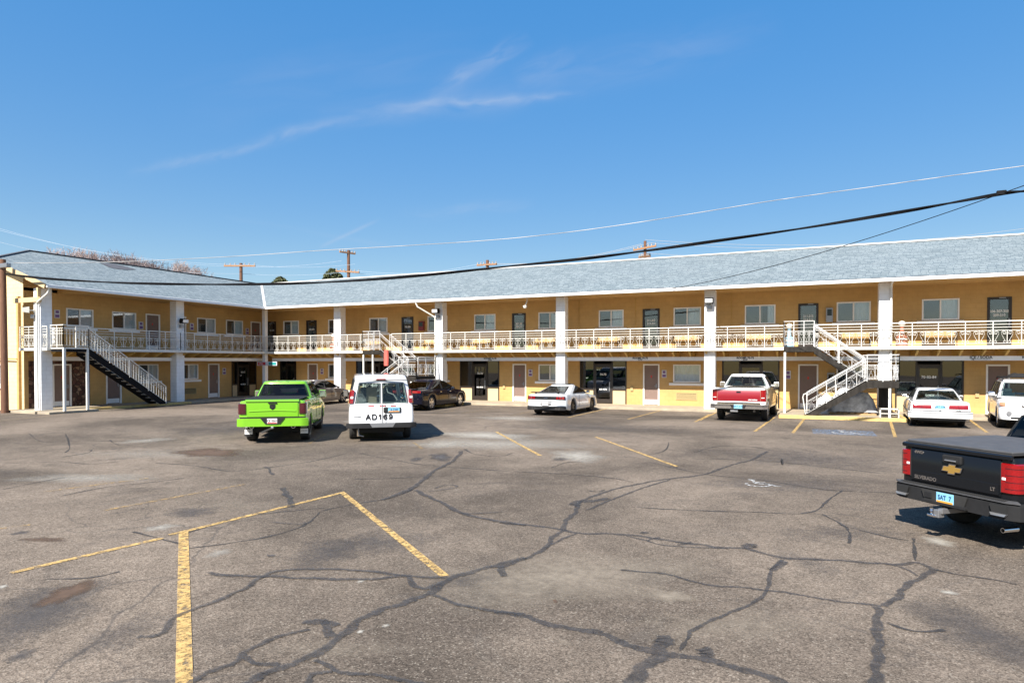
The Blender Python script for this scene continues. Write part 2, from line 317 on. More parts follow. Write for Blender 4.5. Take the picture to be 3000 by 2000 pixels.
def asphaltmat():
    m=bpy.data.materials.new('asphalt');m.use_nodes=True;nt=m.node_tree;N=nt.nodes;L=nt.links;b=N['Principled BSDF'];b.inputs['Roughness'].default_value=.95;b.inputs['Specular IOR Level'].default_value=.12
    tc=N.new('ShaderNodeTexCoord')
    def nz(sc,det,ro=.6,dist=0):
        n=N.new('ShaderNodeTexNoise');n.inputs['Scale'].default_value=sc;n.inputs['Detail'].default_value=det;n.inputs['Roughness'].default_value=ro;n.inputs['Distortion'].default_value=dist;L.new(tc.outputs['Object'],n.inputs['Vector']);return n.outputs[0]
    def mrg(i,a,b_,c,d):
        r=N.new('ShaderNodeMapRange');L.new(i,r.inputs[0])
        for k,v in zip((1,2,3,4),(a,b_,c,d)): r.inputs[k].default_value=v
        return r.outputs[0]
    def mix(t,a,b_,f=None,ff=1):
        x=N.new('ShaderNodeMix');x.data_type='RGBA';x.blend_type=t
        if f is None:x.inputs['Factor'].default_value=ff
        else:L.new(f,x.inputs['Factor'])
        for k,v in (('A',a),('B',b_)):
            if isinstance(v,tuple): x.inputs[k].default_value=(*v,1)
            else: L.new(v,x.inputs[k])
        return x.outputs['Result']
    base=mix('MIX',(.088,.071,.056),(.190,.152,.118),mrg(nz(.16,6,.6,.5),.40,.60,0,1))
    base=mix('MIX',base,(.066,.057,.051),mrg(nz(.55,8,.7,.8),.55,.75,0,.75))
    base=mix('MIX',base,(.22,.19,.155),mrg(nz(.8,9,.75,1.2),.60,.78,0,.7))
    v=N.new('ShaderNodeTexVoronoi');v.inputs['Scale'].default_value=78;L.new(tc.outputs['Object'],v.inputs['Vector']);sp=N.new('ShaderNodeSeparateColor');L.new(v.outputs['Color'],sp.inputs[0])
    base=mix('MULTIPLY',base,mrg(sp.outputs[0],0,1,.55,1.42))
    base=mix('MIX',base,(.30,.26,.21),mrg(sp.outputs[1],.93,.97,0,.6))
    base=mix('MULTIPLY',base,mrg(nz(18,5,.7),.3,.7,.78,1.2));base=mix('MULTIPLY',base,mrg(nz(2.6,7,.75,.6),.3,.7,.80,1.18))
    vc=N.new('ShaderNodeTexVoronoi');vc.feature='DISTANCE_TO_EDGE';vc.inputs['Scale'].default_value=.42
    ds=N.new('ShaderNodeMix');ds.data_type='VECTOR';nn=N.new('ShaderNodeTexNoise');nn.inputs['Scale'].default_value=1.1;nn.inputs['Detail'].default_value=6;L.new(tc.outputs['Object'],nn.inputs['Vector']);ds.inputs['Factor'].default_value=.16
    L.new(tc.outputs['Object'],ds.inputs['A']);
    sc=N.new('ShaderNodeVectorMath');sc.operation='SCALE';sc.inputs['Scale'].default_value=.9;L.new(nn.outputs['Color'],sc.inputs[0]);ad=N.new('ShaderNodeVectorMath');ad.operation='ADD';L.new(tc.outputs['Object'],ad.inputs[0]);L.new(sc.outputs[0],ad.inputs[1]);L.new(ad.outputs[0],vc.inputs['Vector'])
    ck=mrg(vc.outputs['Distance'],.0,.012,1,0)
    msk=mrg(nz(.13,4,.6),.46,.60,0,.7)
    mm=N.new('ShaderNodeMath');mm.operation='MULTIPLY';L.new(ck,mm.inputs[0]);L.new(msk,mm.inputs[1])
    base=mix('MIX',base,(.070,.062,.056),mm.outputs[0])
    v3=N.new('ShaderNodeTexVoronoi');v3.feature='DISTANCE_TO_EDGE';v3.inputs['Scale'].default_value=1.15;L.new(ad.outputs[0],v3.inputs['Vector'])
    m3=N.new('ShaderNodeMath');m3.operation='MULTIPLY';L.new(mrg(v3.outputs['Distance'],.0,.022,1,0),m3.inputs[0]);L.new(mrg(nz(.23,4,.6),.52,.66,0,.6),m3.inputs[1]);base=mix('MIX',base,(.060,.052,.047),m3.outputs[0])
    base=mix('MIX',base,(.05,.047,.046),mrg(nz(7,9,.85,.3),.60,.72,0,.5))
    L.new(base,b.inputs['Base Color'])
    bp=N.new('ShaderNodeBump');bp.inputs['Strength'].default_value=.5;bp.inputs['Distance'].default_value=.006;L.new(v.outputs['Distance'],bp.inputs['Height']);L.new(bp.outputs[0],b.inputs['Normal']);MT['asphalt']=m
asphaltmat()
def wornmat(name,col,rough,scale,lo,hi,var=.2,edge=False):
    # paint or sealant worn through to what is under it
    m=bpy.data.materials.new(name);m.use_nodes=True;nt=m.node_tree;N=nt.nodes;L=nt.links;b=N['Principled BSDF'];b.inputs['Roughness'].default_value=rough
    tc=N.new('ShaderNodeTexCoord');n=N.new('ShaderNodeTexNoise');n.inputs['Scale'].default_value=scale;n.inputs['Detail'].default_value=9;n.inputs['Roughness'].default_value=.8;L.new(tc.outputs['Object'],n.inputs['Vector'])
    r=N.new('ShaderNodeMapRange');r.inputs[1].default_value=lo;r.inputs[2].default_value=hi;L.new(n.outputs[0],r.inputs[0]);fac=r.outputs[0]
    if edge:
        at=N.new('ShaderNodeAttribute');at.attribute_name='edge';mm=N.new('ShaderNodeMath');mm.operation='ADD';L.new(at.outputs['Fac'],mm.inputs[0]);L.new(n.outputs[0],mm.inputs[1]);r.inputs[1].default_value=lo;L.new(mm.outputs[0],r.inputs[0])
    n2=N.new('ShaderNodeTexNoise');n2.inputs['Scale'].default_value=9;n2.inputs['Detail'].default_value=6;L.new(tc.outputs['Object'],n2.inputs['Vector']);r2=N.new('ShaderNodeMapRange');r2.inputs[1].default_value=.3;r2.inputs[2].default_value=.7;r2.inputs[3].default_value=1-var;r2.inputs[4].default_value=1+var;L.new(n2.outputs[0],r2.inputs[0])
    mx=N.new('ShaderNodeMix');mx.data_type='RGBA';mx.blend_type='MULTIPLY';mx.inputs['Factor'].default_value=1;mx.inputs['A'].default_value=(*col,1);L.new(r2.outputs[0],mx.inputs['B']);L.new(mx.outputs['Result'],b.inputs['Base Color'])
    t=N.new('ShaderNodeBsdfTransparent');ms=N.new('ShaderNodeMixShader');L.new(fac,ms.inputs[0]);L.new(t.outputs[0],ms.inputs[1]);L.new(b.outputs[0],ms.inputs[2]);L.new(ms.outputs[0],N['Material Output'].inputs[0]);MT[name]=m
wornmat('line_yellow',(.50,.325,.115),.8,11,.40,.54)
wornmat('line_faint',(.42,.27,.10),.8,10,.47,.62)
wornmat('paint_mark_white',(.55,.55,.53),.7,18,.44,.58)
wornmat('paint_mark_blue',(.17,.25,.36),.7,12,.46,.62)
wornmat('sealant',(.056,.051,.048),.65,16,.70,1.25,var=.4,edge=True)
wornmat('sealant_thin',(.045,.040,.036),.7,8,.62,1.15,edge=True)
wornmat('stain_brown',(.10,.060,.034),.7,4,.80,1.35,edge=True)
wornmat('stain_dark',(.075,.066,.060),.7,4,.80,1.7,edge=True)
wornmat('stain_pale',(.36,.33,.28),.9,7,.80,1.9,edge=True)
wornmat('stain_tan',(.30,.25,.19),.9,6,.85,1.9,edge=True)
# ---------------------------------------------------------------- ground
def mesh_attr(name,vs,fs,edge,mt,parent=None):
    me=bpy.data.meshes.new(name);me.from_pydata(vs,[],fs);me.update();a=me.attributes.new('edge','FLOAT','POINT');a.data.foreach_set('value',edge)
    o=bpy.data.objects.new(name,me);C.objects.link(o);me.materials.append(MT[mt]);return struct(o)
g=MB().add([(-400,-60,0),(400,-60,0),(400,700,0),(-400,700,0)],[(0,1,2,3)]);struct(g.build('ground','asphalt'))
rnd=random.Random(5)
def catmull(p,n=6):
    out=[]
    for i in range(len(p)-1):
        a=p[max(i-1,0)];b=p[i];c=p[i+1];d=p[min(i+2,len(p)-1)]
        for k in range(n):
            t=k/n;out.append(tuple(.5*((2*b[j])+(-a[j]+c[j])*t+(2*a[j]-5*b[j]+4*c[j]-d[j])*t*t+(-a[j]+3*b[j]-3*c[j]+d[j])*t**3) for j in range(len(b))))
    out.append(tuple(p[-1]));return out
zs=[.0035]
def strip(acc,pts,w,smooth=True,jit=.18,z=None):
    # pts: ground points; w: width in metres
    zs[0]+=.0003;z=zs[0] if z is None else z+(zs[0]-.0035)*.3
    P=[(p[0],p[1]) for p in pts]
    P=catmull(P,7) if smooth else P
    pw=[rnd.random()*6.28 for _ in range(4)];P=[(x+w*.20*math.sin(x*5.1+pw[0])+w*.16*math.sin(y*17+pw[1])+rnd.uniform(-.12,.12)*w,y+w*.20*math.sin(y*4.7+pw[2])+w*.16*math.sin(x*15+pw[3])+rnd.uniform(-.12,.12)*w) for x,y in P]
    vs,fs,ed=acc;o=len(vs);n=len(P);ph=rnd.random()*9
    for i,(x,y) in enumerate(P):
        a=P[max(i-1,0)];b=P[min(i+1,n-1)];dx,dy=b[0]-a[0],b[1]-a[1];l=math.hypot(dx,dy) or 1;nx,ny=-dy/l,dx/l
        ww=w*(1+jit*math.sin(i*.7+ph)+jit*(rnd.random()-.5))
        if i in(0,n-1): ww*=.55
        ww*=.72
        for s,e in ((-1,0),(-.55,.5),(.55,.5),(1,0)): vs.append((x+nx*ww*s,y+ny*ww*s,z));ed.append(e if 0<i<n-1 else 0)
    for i in range(n-1):
        for k in range(3): fs.append((o+i*4+k,o+i*4+k+1,o+i*4+k+5,o+i*4+k+4))
A7=lambda l:[G(1500+x*.63776,1250+y*.63776) for x,y in l]
A6=lambda l:[G(x*.63776,1250+y*.63776) for x,y in l]
heavy=([],[],[])
for l,wd in ((A7([(-60,848),(0,858),(100,880),(230,920),(370,935),(470,975),(560,1005),(660,1035),(760,1045),(880,1065),(1000,1095),(1120,1130),(1250,1170),(1400,1240)]),.115),
 (A7([(667,1040),(672,1000),(678,962)]),.17),(A7([(882,1060),(880,1022)]),.17),(A7([(690,1045),(620,1110),(560,1176),(510,1250)]),.16),
 (A7([(490,658),(620,668),(730,682),(820,708),(920,728),(1080,740),(1160,750),(1300,768),(1450,795),(1600,812),(1690,825)]),.065),
 (A7([(-60,440),(0,445),(120,455),(220,470),(300,488),(420,490),(520,495),(620,505),(740,525),(860,540),(980,555),(1090,560),(1180,590),(1300,605),(1450,610),(1600,620),(1750,630),(1850,620)]),.10),
 (A7([(520,498),(620,525),(700,545),(850,555),(1000,560)]),.05),(A7([(610,525),(680,505)]),.05),(A7([(760,545),(830,530)]),.06),(A7([(600,492),(612,482)]),.12),(A7([(1108,560),(1112,535)]),.2),
 (A7([(230,480),(250,430),(300,390),(310,350),(400,310),(520,275),(680,245),(880,220),(960,190),(1050,165),(1110,150),(1180,110)]),.10),
 (A7([(290,360),(320,345),(380,340),(450,330)]),.22),(A7([(340,385),(420,350),(520,310),(620,275),(740,240)]),.07),
 (A7([(240,480),(190,505),(160,550),(100,590),(0,630),(-60,650)]),.09),(A7([(300,488),(220,520),(150,560)]),.05),
 (A7([(1250,610),(1190,660),(1175,740),(1120,800),(1040,840),(960,870),(880,905),(820,940),(822,960)]),.055),(A7([(1250,615),(1215,650),(1185,660)]),.12),
 (A7([(1690,825),(1760,790),(1800,740),(1860,700),(1940,660),(1850,620)]),.09),(A7([(1690,820),(1685,900),(1692,1000),(1685,1100),(1685,1200),(1680,1300)]),.10),(A7([(1700,625),(1800,650),(1870,690)]),.05),
 (A6([(2412,600),(2352,620),(2200,660),(2060,700),(1980,760),(1900,790),(1750,840),(1640,890),(1560,960),(1450,1040),(1300,1100),(1200,1140),(1130,1176),(1040,1220)]),.115),
 (A6([(1380,890),(1480,895),(1560,915)]),.12),(A6([(1480,900),(1510,970)]),.12),(A6([(1430,930),(1250,980),(1130,1040),(1100,1075),(950,1140),(880,1176),(800,1220)]),.07),(A6([(1130,1050),(1180,1090),(1300,1090)]),.07),
 (A6([(1980,770),(2100,815),(2200,835),(2352,858),(2400,866)]),.07),(A6([(2060,695),(1900,690),(1700,665),(1500,655),(1300,660),(1200,690),(1130,740),(1000,800),(850,855),(790,890),(740,950),(690,970),(620,975)]),.075),
 (A6([(950,670),(1080,685),(1250,690),(1450,700),(1700,705),(1860,690),(1900,740),(1960,745),(2030,710)]),.085),
 (A6([(1450,1070),(1500,1100),(1560,1130),(1700,1140),(1850,1165),(2000,1200)]),.06),(A6([(1540,1130),(1440,1140),(1420,1176),(1400,1230)]),.06),
 (A6([(1300,280),(1315,300),(1325,335),(1332,372)]),.13),(A6([(2300,640),(2320,690)]),.10),(A6([(1240,590),(1245,600)]),.1),
 (A6([(1750,340),(1880,290),(1940,245),(2000,200),(2080,160),(2120,110)]),.12),(A6([(1900,290),(1980,330),(2100,385),(2130,400),(2250,430),(2352,445),(2420,455)]),.11),
 (A6([(2100,400),(2200,400),(2320,392)]),.05),(A6([(1960,300),(2040,290),(2100,278),(2060,268),(1990,285)]),.05),(A6([(1210,185),(1235,195),(1255,225)]),.08),(A6([(1240,440),(1380,450),(1400,440)]),.04)):
    strip(heavy,l,wd*.80)
mesh_attr('crack_sealant',*heavy,'sealant')
thin=([],[],[])
zs[0]=.0035
for l in (A6([(1480,385),(1600,360),(1800,325),(1900,285)]),A6([(850,560),(1050,535),(1250,500),(1400,450),(1470,390)]),A6([(820,500),(950,460),(1100,415),(1350,385),(1500,372)]),
 A6([(700,165),(900,180),(1070,205),(1250,185),(1450,155),(1600,120)]),A6([(1640,120),(1850,160),(2000,180),(2352,205)]),A6([(1620,240),(1760,238),(1900,232)]),A6([(0,290),(250,240),(300,235)]),A6([(270,320),(500,275),(700,255),(850,235)]),
 A6([(280,140),(400,120),(420,105)]),A6([(130,30),(200,70),(350,65),(600,68)]),A6([(0,170),(150,165),(280,160),(400,170),(550,160)]),A6([(500,60),(560,85),(700,70)]),A6([(300,30),(320,90),(300,120)]),A6([(200,700),(400,695),(560,665)]),A6([(600,480),(760,520),(840,540)]),A6([(2352,120),(2300,135),(2180,125),(2130,100)]),
 A7([(570,370),(750,380),(950,388),(1150,393),(1300,400),(1400,385),(1450,340),(1520,290)]),A7([(1420,400),(1500,440),(1550,480),(1550,540)]),A7([(1500,450),(1700,500),(1830,525)]),A7([(0,205),(200,215),(450,235),(560,255)]),
 A7([(620,160),(750,190),(900,220),(1100,240),(1250,260),(1450,290),(1800,305)]),A7([(830,120),(950,90),(1100,92),(1200,110)]),A7([(830,150),(1000,150),(1200,160),(1400,180),(1700,215)]),A7([(1940,655),(2050,680),(2200,700),(2330,728)]),A7([(1850,620),(1845,560),(1840,510)]),
 A7([(600,135),(700,110),(720,70)]),A7([(0,5),(400,8),(900,14),(1500,25),(1800,28)]),A7([(300,-60),(700,-30),(1000,-28)]),A7([(1240,145),(1242,175),(1235,150)]),A7([(820,960),(790,1000),(780,1030)]),A7([(1720,900),(1850,940),(2000,935)]),A7([(180,190),(250,165),(330,160)]),A7([(350,295),(400,298),(430,290)])):
    strip(thin,l,.034,jit=.4,z=.0045)
mesh_attr('thin_cracks',*thin,'sealant_thin')
def patch(name,c,a,b,ang,mt,z,pk=1.0,n=26,seed=1):
    rr=random.Random(seed);vs=[(c[0],c[1],z)];ed=[pk];fs=[]
    for ring,e in ((.5,.62*pk),(1,0)):
        for k in range(n):
            t=6.2832*k/n;q=ring*(1+.22*math.sin(2*t+seed)+.15*math.sin(5*t+seed*2)+.1*rr.random());x,y=a*q*math.cos(t),b*q*math.sin(t)
            vs.append((c[0]+x*math.cos(ang)-y*math.sin(ang),c[1]+x*math.sin(ang)+y*math.cos(ang),z));ed.append(e)
    for k in range(n):
        k2=(k+1)%n;fs.append((0,1+k,1+k2));fs.append((1+k,1+n+k,1+n+k2,1+k2))
    return mesh_attr(name,vs,fs,ed,mt)
def pxpatch(name,x,y,wpx,hpx,mt,i,rot=0,pk=1.0):
    c=G(x,y);l=(G(x+wpx,y)-c).length;d=(G(x,y+hpx)-c).length;d2=(G(x,y-hpx)-c).length
    patch(name,c,l,(d+d2)/2,CYAW+R(rot),mt,.0010+.00005*i,pk,seed=i+2)
i=0
for nm,x,y,w_,h_,m_,rot,pk in (('dark_area',1750,1252,420,22,'stain_dark',0,.75),('dark_area',2350,1340,420,40,'stain_dark',0,.7),('dark_area',700,1255,350,20,'stain_dark',0,.7),('light_area',1650,1690,640,110,'stain_tan',0,.92),('light_area',2150,1830,520,90,'stain_tan',0,.66),('light_area',1000,1900,420,60,'stain_tan',0,.6),('light_area',700,1480,300,40,'stain_tan',0,.55),('dark_area',120,1790,230,110,'stain_dark',0,.95),('dark_area',2860,1850,240,120,'stain_dark',0,.80),('dark_area',1100,1590,300,50,'stain_dark',0,.7),('dark_area',2450,1560,300,40,'stain_dark',0,.6),('light_area',1450,1300,330,26,'stain_pale',-6,.95),('light_area',450,1330,330,22,'stain_pale',0,.6)):
    i+=1;pxpatch(nm,x,y,w_,h_,m_,i,rot,pk)
for nm,x,y,w_,h_,m_,rot,pk in (('rust_stain',610,1325,120,16,'stain_brown',28,1.1),('oil_stain',1290,1338,50,13,'stain_dark',10,1.2),('oil_stain',1220,1345,30,8,'stain_dark',0,1),('brown_stain',200,1735,70,45,'stain_brown',10,1.0),('oil_stain',60,1560,30,10,'stain_dark',0,.9),
 ('brown_stain',130,1580,90,10,'stain_brown',0,.8),('worn_patch',1420,1275,190,14,'stain_pale',-8,1.3),('worn_patch',1690,1335,120,20,'stain_pale',-5,1.2),('worn_patch',1300,1300,110,14,'stain_pale',0,1.0),('worn_patch',430,1290,90,10,'stain_pale',0,.9),('worn_patch',1640,1345,30,9,'stain_dark',0,.9),
 ('tan_patch',1960,1745,90,30,'stain_tan',0,1.1),('tan_patch',1650,1880,50,16,'stain_tan',0,.8),('tan_patch',2600,1390,1,1,'stain_tan',0,.1),('worn_patch',2750,1585,60,14,'stain_pale',0,1.2),('worn_patch',470,1545,60,12,'stain_pale',0,1.1),('worn_patch',640,1620,40,20,'stain_pale',0,.9),
 ('worn_patch',250,1400,260,20,'stain_pale',0,.85),('worn_patch',1060,1235,70,8,'stain_pale',0,1.0),('worn_patch',1500,1225,160,8,'stain_pale',0,1.0),('dark_patch',950,1620,180,60,'stain_dark',0,.72),('dark_patch',350,1860,160,90,'stain_dark',0,.66),('dark_patch',1350,1700,160,40,'stain_dark',0,.62),('dark_patch',60,1920,40,30,'stain_dark',0,1),('dark_patch',2300,1420,340,34,'stain_dark',0,.66),('dark_patch',2350,1640,120,60,'stain_dark',0,.55),('dark_patch',560,1500,140,18,'stain_dark',0,.8),('worn_patch',1055,1850,14,6,'stain_pale',0,1.5),('worn_patch',1058,1702,14,6,'stain_pale',0,1.5),('worn_patch',1130,1832,12,8,'stain_pale',0,1.3),('worn_patch',2780,1735,26,9,'stain_pale',0,1.3),('worn_patch',8,1718,16,6,'stain_pale',0,1.6),('oil_stain',1627,1761,8,5,'stain_brown',0,1.5)):
    i+=1;pxpatch(nm,x,y,w_,h_,m_,i,rot,pk)
def line(a,b,w,mt='line_yellow',z=.008):
    a=G(*a);b=G(*b);d=(b-a).normalized();n=Vector((-d.y,d.x,0))*w/2;mb=MB();k=12
    for j in range(k):
        p=a.lerp(b,j/k);q=a.lerp(b,(j+1)/k);mb.add([p-n+Vector((0,0,z)),q-n+Vector((0,0,z)),q+n+Vector((0,0,z)),p+n+Vector((0,0,z))],[(0,1,2,3)])
    return struct(mb.build('parking_line',mt))
for a,b,w_ in (((32,1678.6),(475,1576.5),.10),((497.5,1567.6),(1004.5,1443),.10),((1000,1441),(1303,1688),.105),((537.8,1558),(540,2080),.12),((1454,1265),(1583,1334.8),.10),((1745.5,1280),(1983.4,1366.7),.10),
 ((2050,1231),(2100.5,1207),.10),((2210.7,1263.9),(2269,1222),.10),((2322.5,1268.5),(2361,1221),.10),((2622.6,1280),(2608.8,1234.8),.10),((2892,1267),(2833,1224),.10),((1840,1228),(1937,1202),.09),((1664,1223),(1776,1197.6),.08),((2036,1236),(2080,1213),.09)):
    line(a,b,w_,z=.008+.0001*w_)
for a,b,w_ in (((306,1495.5),(717.5,1419),.09),((128,1441),(434,1401),.08),((0,1549),(89,1537),.09),((1350,1212),(1474,1193),.07),((1496.7,1218),(1554,1205.6),.07),((1213,1296),(1237,1315),.09),((905,1300),(955,1270),.09),((1180,1203),(1290,1190),.07),((0,1234),(190,1212),.06),((1260,1215),(1330,1203),.07)):
    line(a,b,w_,'line_faint',.0095)
def symbol(c,px,mt,ang):
    # wheelchair symbol lying on the asphalt, about px metres tall
    def P(x,y): return (c.x+(x*math.cos(ang)-y*math.sin(ang))*px,c.y+(x*math.sin(ang)+y*math.cos(ang))*px,.012)
    mb=MB();k=18
    for j in range(13):
        t0=R(150+j*18);t1=R(150+(j+1)*18);mb.add([P(.30*math.cos(t0),-.15+.30*math.sin(t0)),P(.40*math.cos(t0),-.15+.40*math.sin(t0)),P(.40*math.cos(t1),-.15+.40*math.sin(t1)),P(.30*math.cos(t1),-.15+.30*math.sin(t1))],[(0,1,2,3)])
    mb.add([P(.12*math.cos(R(a)) -.05,.62+.12*math.sin(R(a))) for a in range(0,360,30)],[list(range(12))])
    for x0,y0,x1,y1 in ((-.05,.45,-.02,-.05),(-.02,-.05,.36,-.05),(.36,-.05,.52,-.42),(.50,-.42,.66,-.36),(-.04,.22,.30,.22)):
        d=Vector((x1-x0,y1-y0,0)).normalized();n=(-d.y*.05,d.x*.05);mb.add([P(x0-n[0],y0-n[1]),P(x1-n[0],y1-n[1]),P(x1+n[0],y1+n[1]),P(x0+n[0],y0+n[1])],[(0,1,2,3)])
    return struct(mb.build('wheelchair_symbol',mt))
symbol(G(2218,1417),.62,'paint_mark_white',R(14))
q=G(2470,1266.5);sq=MB().add([(q.x-.95,q.y-.85,.008),(q.x+.95,q.y-.85,.008),(q.x+.95,q.y+.85,.008),(q.x-.95,q.y+.85,.008)],[(0,1,2,3)]);struct(sq.build('parking_symbol_field','paint_mark_blue'))
symbol(q+Vector((0,-.05,0)),.95,'paint_mark_white',0)
# walk in front of the rooms
CY0=32.15;CX0=-32.35
mb=MB();mb.rbox(-34.6,18,CY0,34.5,-.1,.12,.02);mb.rbox(-34.6,CX0,18.2,32.14,-.1,.118,.02)
struct(mb.build('sidewalk','concrete'))
def pad(x0,x1,y0,y1,z=.13):
    struct(MB().rbox(x0,x1,y0,y1,-.1,z,.02).build('stair_pad','concrete'))
    m_=MB();m_.rbox(x0-.004,x1+.13,y0-.13,y0-.002,-.1,z+.012,.015);m_.rbox(x1+.002,x1+.13,y0+.003,y1,-.1,z+.012,.015);struct(m_.build('curb','yellow_curb'))
pad(-.9,3.75,30.15,CY0-.003)
pad(-23.8,-17.5,30.15,CY0-.003)
m_=MB();m_.rbox(CX0+.004,CX0+.9,18.3,20.6,-.1,.10,.02);struct(m_.build('stair_pad','concrete'))
m_=MB();m_.rbox(CX0+.004,CX0+.14,20.62,26.5,-.1,.135,.02);struct(m_.build('curb','yellow_curb'))
# ---------------------------------------------------------------- motel
motel=thing('motel_building','two storey yellow motel with blue grey shingle roof and white columns along its balconies','motel',(-34.6,34.5,0))
def part(mb,name,mt,parent=None,**k): return mb.build(name,mt,parent or motel,world=True,**k)
plM=lambda u,d,z:(u,34.5+d,z)          # wall of the long wing
plL=lambda u,d,z:(-34.6-d,u,z)         # wall of the left wing
plG=lambda u,d,z:(u,19.0+d,z)          # end wall of the left wing
def wall(pl,u0,u1,z0,z1,holes,mt,name='wall',rev=.14):
    us=sorted({u0,u1}|{h[0] for h in holes}|{h[1] for h in holes});zz=sorted({z0,z1}|{h[2] for h in holes}|{h[3] for h in holes});mb=MB()
    for a,b in zip(us,us[1:]):
        for c,d in zip(zz,zz[1:]):
            if any(h[0]<=a and b<=h[1] and h[2]<=c and d<=h[3] for h in holes): continue
            mb.add([pl(a,0,c),pl(b,0,c),pl(b,0,d),pl(a,0,d)],[(0,1,2,3)])
    for h in holes:
        for p,q in (((h[0],h[2]),(h[1],h[2])),((h[1],h[2]),(h[1],h[3])),((h[1],h[3]),(h[0],h[3])),((h[0],h[3]),(h[0],h[2]))):
            mb.add([pl(p[0],0,p[1]),pl(q[0],0,q[1]),pl(q[0],rev,q[1]),pl(p[0],rev,p[1])],[(0,1,2,3)])
    return part(mb,name,mt)
wr=random.Random(11)
def curtain(pl,u0,u1,z0,z1,d,name,mt,parent,pitch=.085,amp=.018):
    mb=MB();n=max(4,int((u1-u0)/pitch*4));a=[];b=[]
    for k in range(n+1):
        u=u0+(u1-u0)*k/n;dd=d+amp*math.sin(k*math.pi/2+.6)+wr.uniform(-.004,.004);a.append(pl(u,dd,z0));b.append(pl(u,dd,z1))
    mb.loft([a,b],cap=False);return part(mb,name,mt,parent,smooth=60)
def window(pl,u0,u1,z0,z1,single=False,sill=True,style=0):
    f=.062;mb=MB();t0,t1=-.03,.07
    mb.pbox(pl,u0,u1,t0,t1,z1-f,z1);mb.pbox(pl,u0,u1,t0,t1,z0,z0+f);mb.pbox(pl,u0,u0+f,t0,t1,z0+f,z1-f);mb.pbox(pl,u1-f,u1,t0,t1,z0+f,z1-f)
    um=(u0+u1)/2
    if not single: mb.pbox(pl,um-.03,um+.03,t0+.008,t1,z0+f,z1-f)
    w_=part(mb,'window','white_trim')
    part(MB().pbox(pl,u0+f,u1-f,.02,.028,z0+f,z1-f),'glass','glass',w_)
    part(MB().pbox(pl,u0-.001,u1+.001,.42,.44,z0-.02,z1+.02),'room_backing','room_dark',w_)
    if not single: part(MB().pbox(pl,u0+f,um-.03,.036,.040,z0+f,z1-f),'insect_screen','screen',w_)
    if style==0: curtain(pl,u0+.03,u1-.03,z0+.02,z1-.02,.12,'curtain','curtain',w_)
    elif style==1:
        curtain(pl,um,u1-.03,z0+.02,z1-.02,.12,'curtain','curtain',w_)
    elif style==2:
        curtain(pl,u0+.35,um+.1,z0+.02,z1-.02,.14,'curtain','tan_curtain',w_);curtain(pl,um+.35,u1-.03,z0+.02,z1-.02,.12,'curtain','curtain',w_)
    if sill: part(MB().pbox(pl,u0-.2,u1+.17,-.10,.0,z0-.16,z0-.035),'sill','white_trim',w_)
    return w_
def door(pl,u0,u1,z0,z1,hside=1,kick=True):
    f=.07;mb=MB();mb.pbox(pl,u0,u1,-.035,.1,z1-f,z1);mb.pbox(pl,u0,u0+f,-.035,.1,z0,z1-f);mb.pbox(pl,u1-f,u1,-.035,.1,z0,z1-f)
    d_=part(MB().pbox(pl,u0+f,u1-f,.03,.075,z0+.015,z1-f),'door','brown_door')
    part(mb,'door_frame','white_trim',d_)
    if kick: part(MB().pbox(pl,u0+f+.03,u1-f-.03,.022,.03,z0+.03,z0+.28),'sunlit_kick_plate','white_trim',d_)  # door kick, its lightness in sunlight painted as a white plate
    hx=u1-f-.10 if hside>0 else u0+f+.10
    part(MB().pbox(pl,hx-.03,hx+.03,-.01,.03,z0+.92,z0+1.12).pbox(pl,hx-.10,hx+.03,-.045,-.02,z0+1.0,z0+1.03),'handle','grey_metal',d_)
    part(MB().pbox(pl,(u0+u1)/2-.03,(u0+u1)/2+.03,.022,.03,z0+1.45,z0+1.57),'number_plate','text_red',d_)
    return d_
def glassdoor(pl,u0,u1,z0,z1,txt=None):
    f=.10;mb=MB();mb.pbox(pl,u0,u1,-.03,.08,z1-f,z1);mb.pbox(pl,u0,u0+f,-.03,.08,z0,z1-f);mb.pbox(pl,u1-f,u1,-.03,.08,z0,z1-f);mb.pbox(pl,u0+f,u1-f,-.02,.07,z0,z0+.22)
    d_=part(mb,'glass_door','dark_frame')
    part(MB().pbox(pl,u0+f,u1-f,.02,.028,z0+.22,z1-f),'glass','glass',d_)
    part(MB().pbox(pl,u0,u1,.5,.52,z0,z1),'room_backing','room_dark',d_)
    part(MB().pbox(pl,u1-f-.03,u1-f+.03,-.09,-.03,z0+.85,z0+1.2),'handle','grey_metal',d_)
    part(MB().pbox(pl,(u0+u1)/2-.02,(u0+u1)/2+.22,-.06,-.03,z1-.06,z1-.02),'door_closer','grey_metal',d_)
    if txt:
        for k,s in enumerate(txt):
            o=text(s,.155,lambda x,y,z,k=k:pl((u0+u1)/2+x,.012-z,z1-.62-.17*k+y),'door_lettering','text_white',d_,world=True,extr=.002,bold=.004,xs=.85)
    return d_
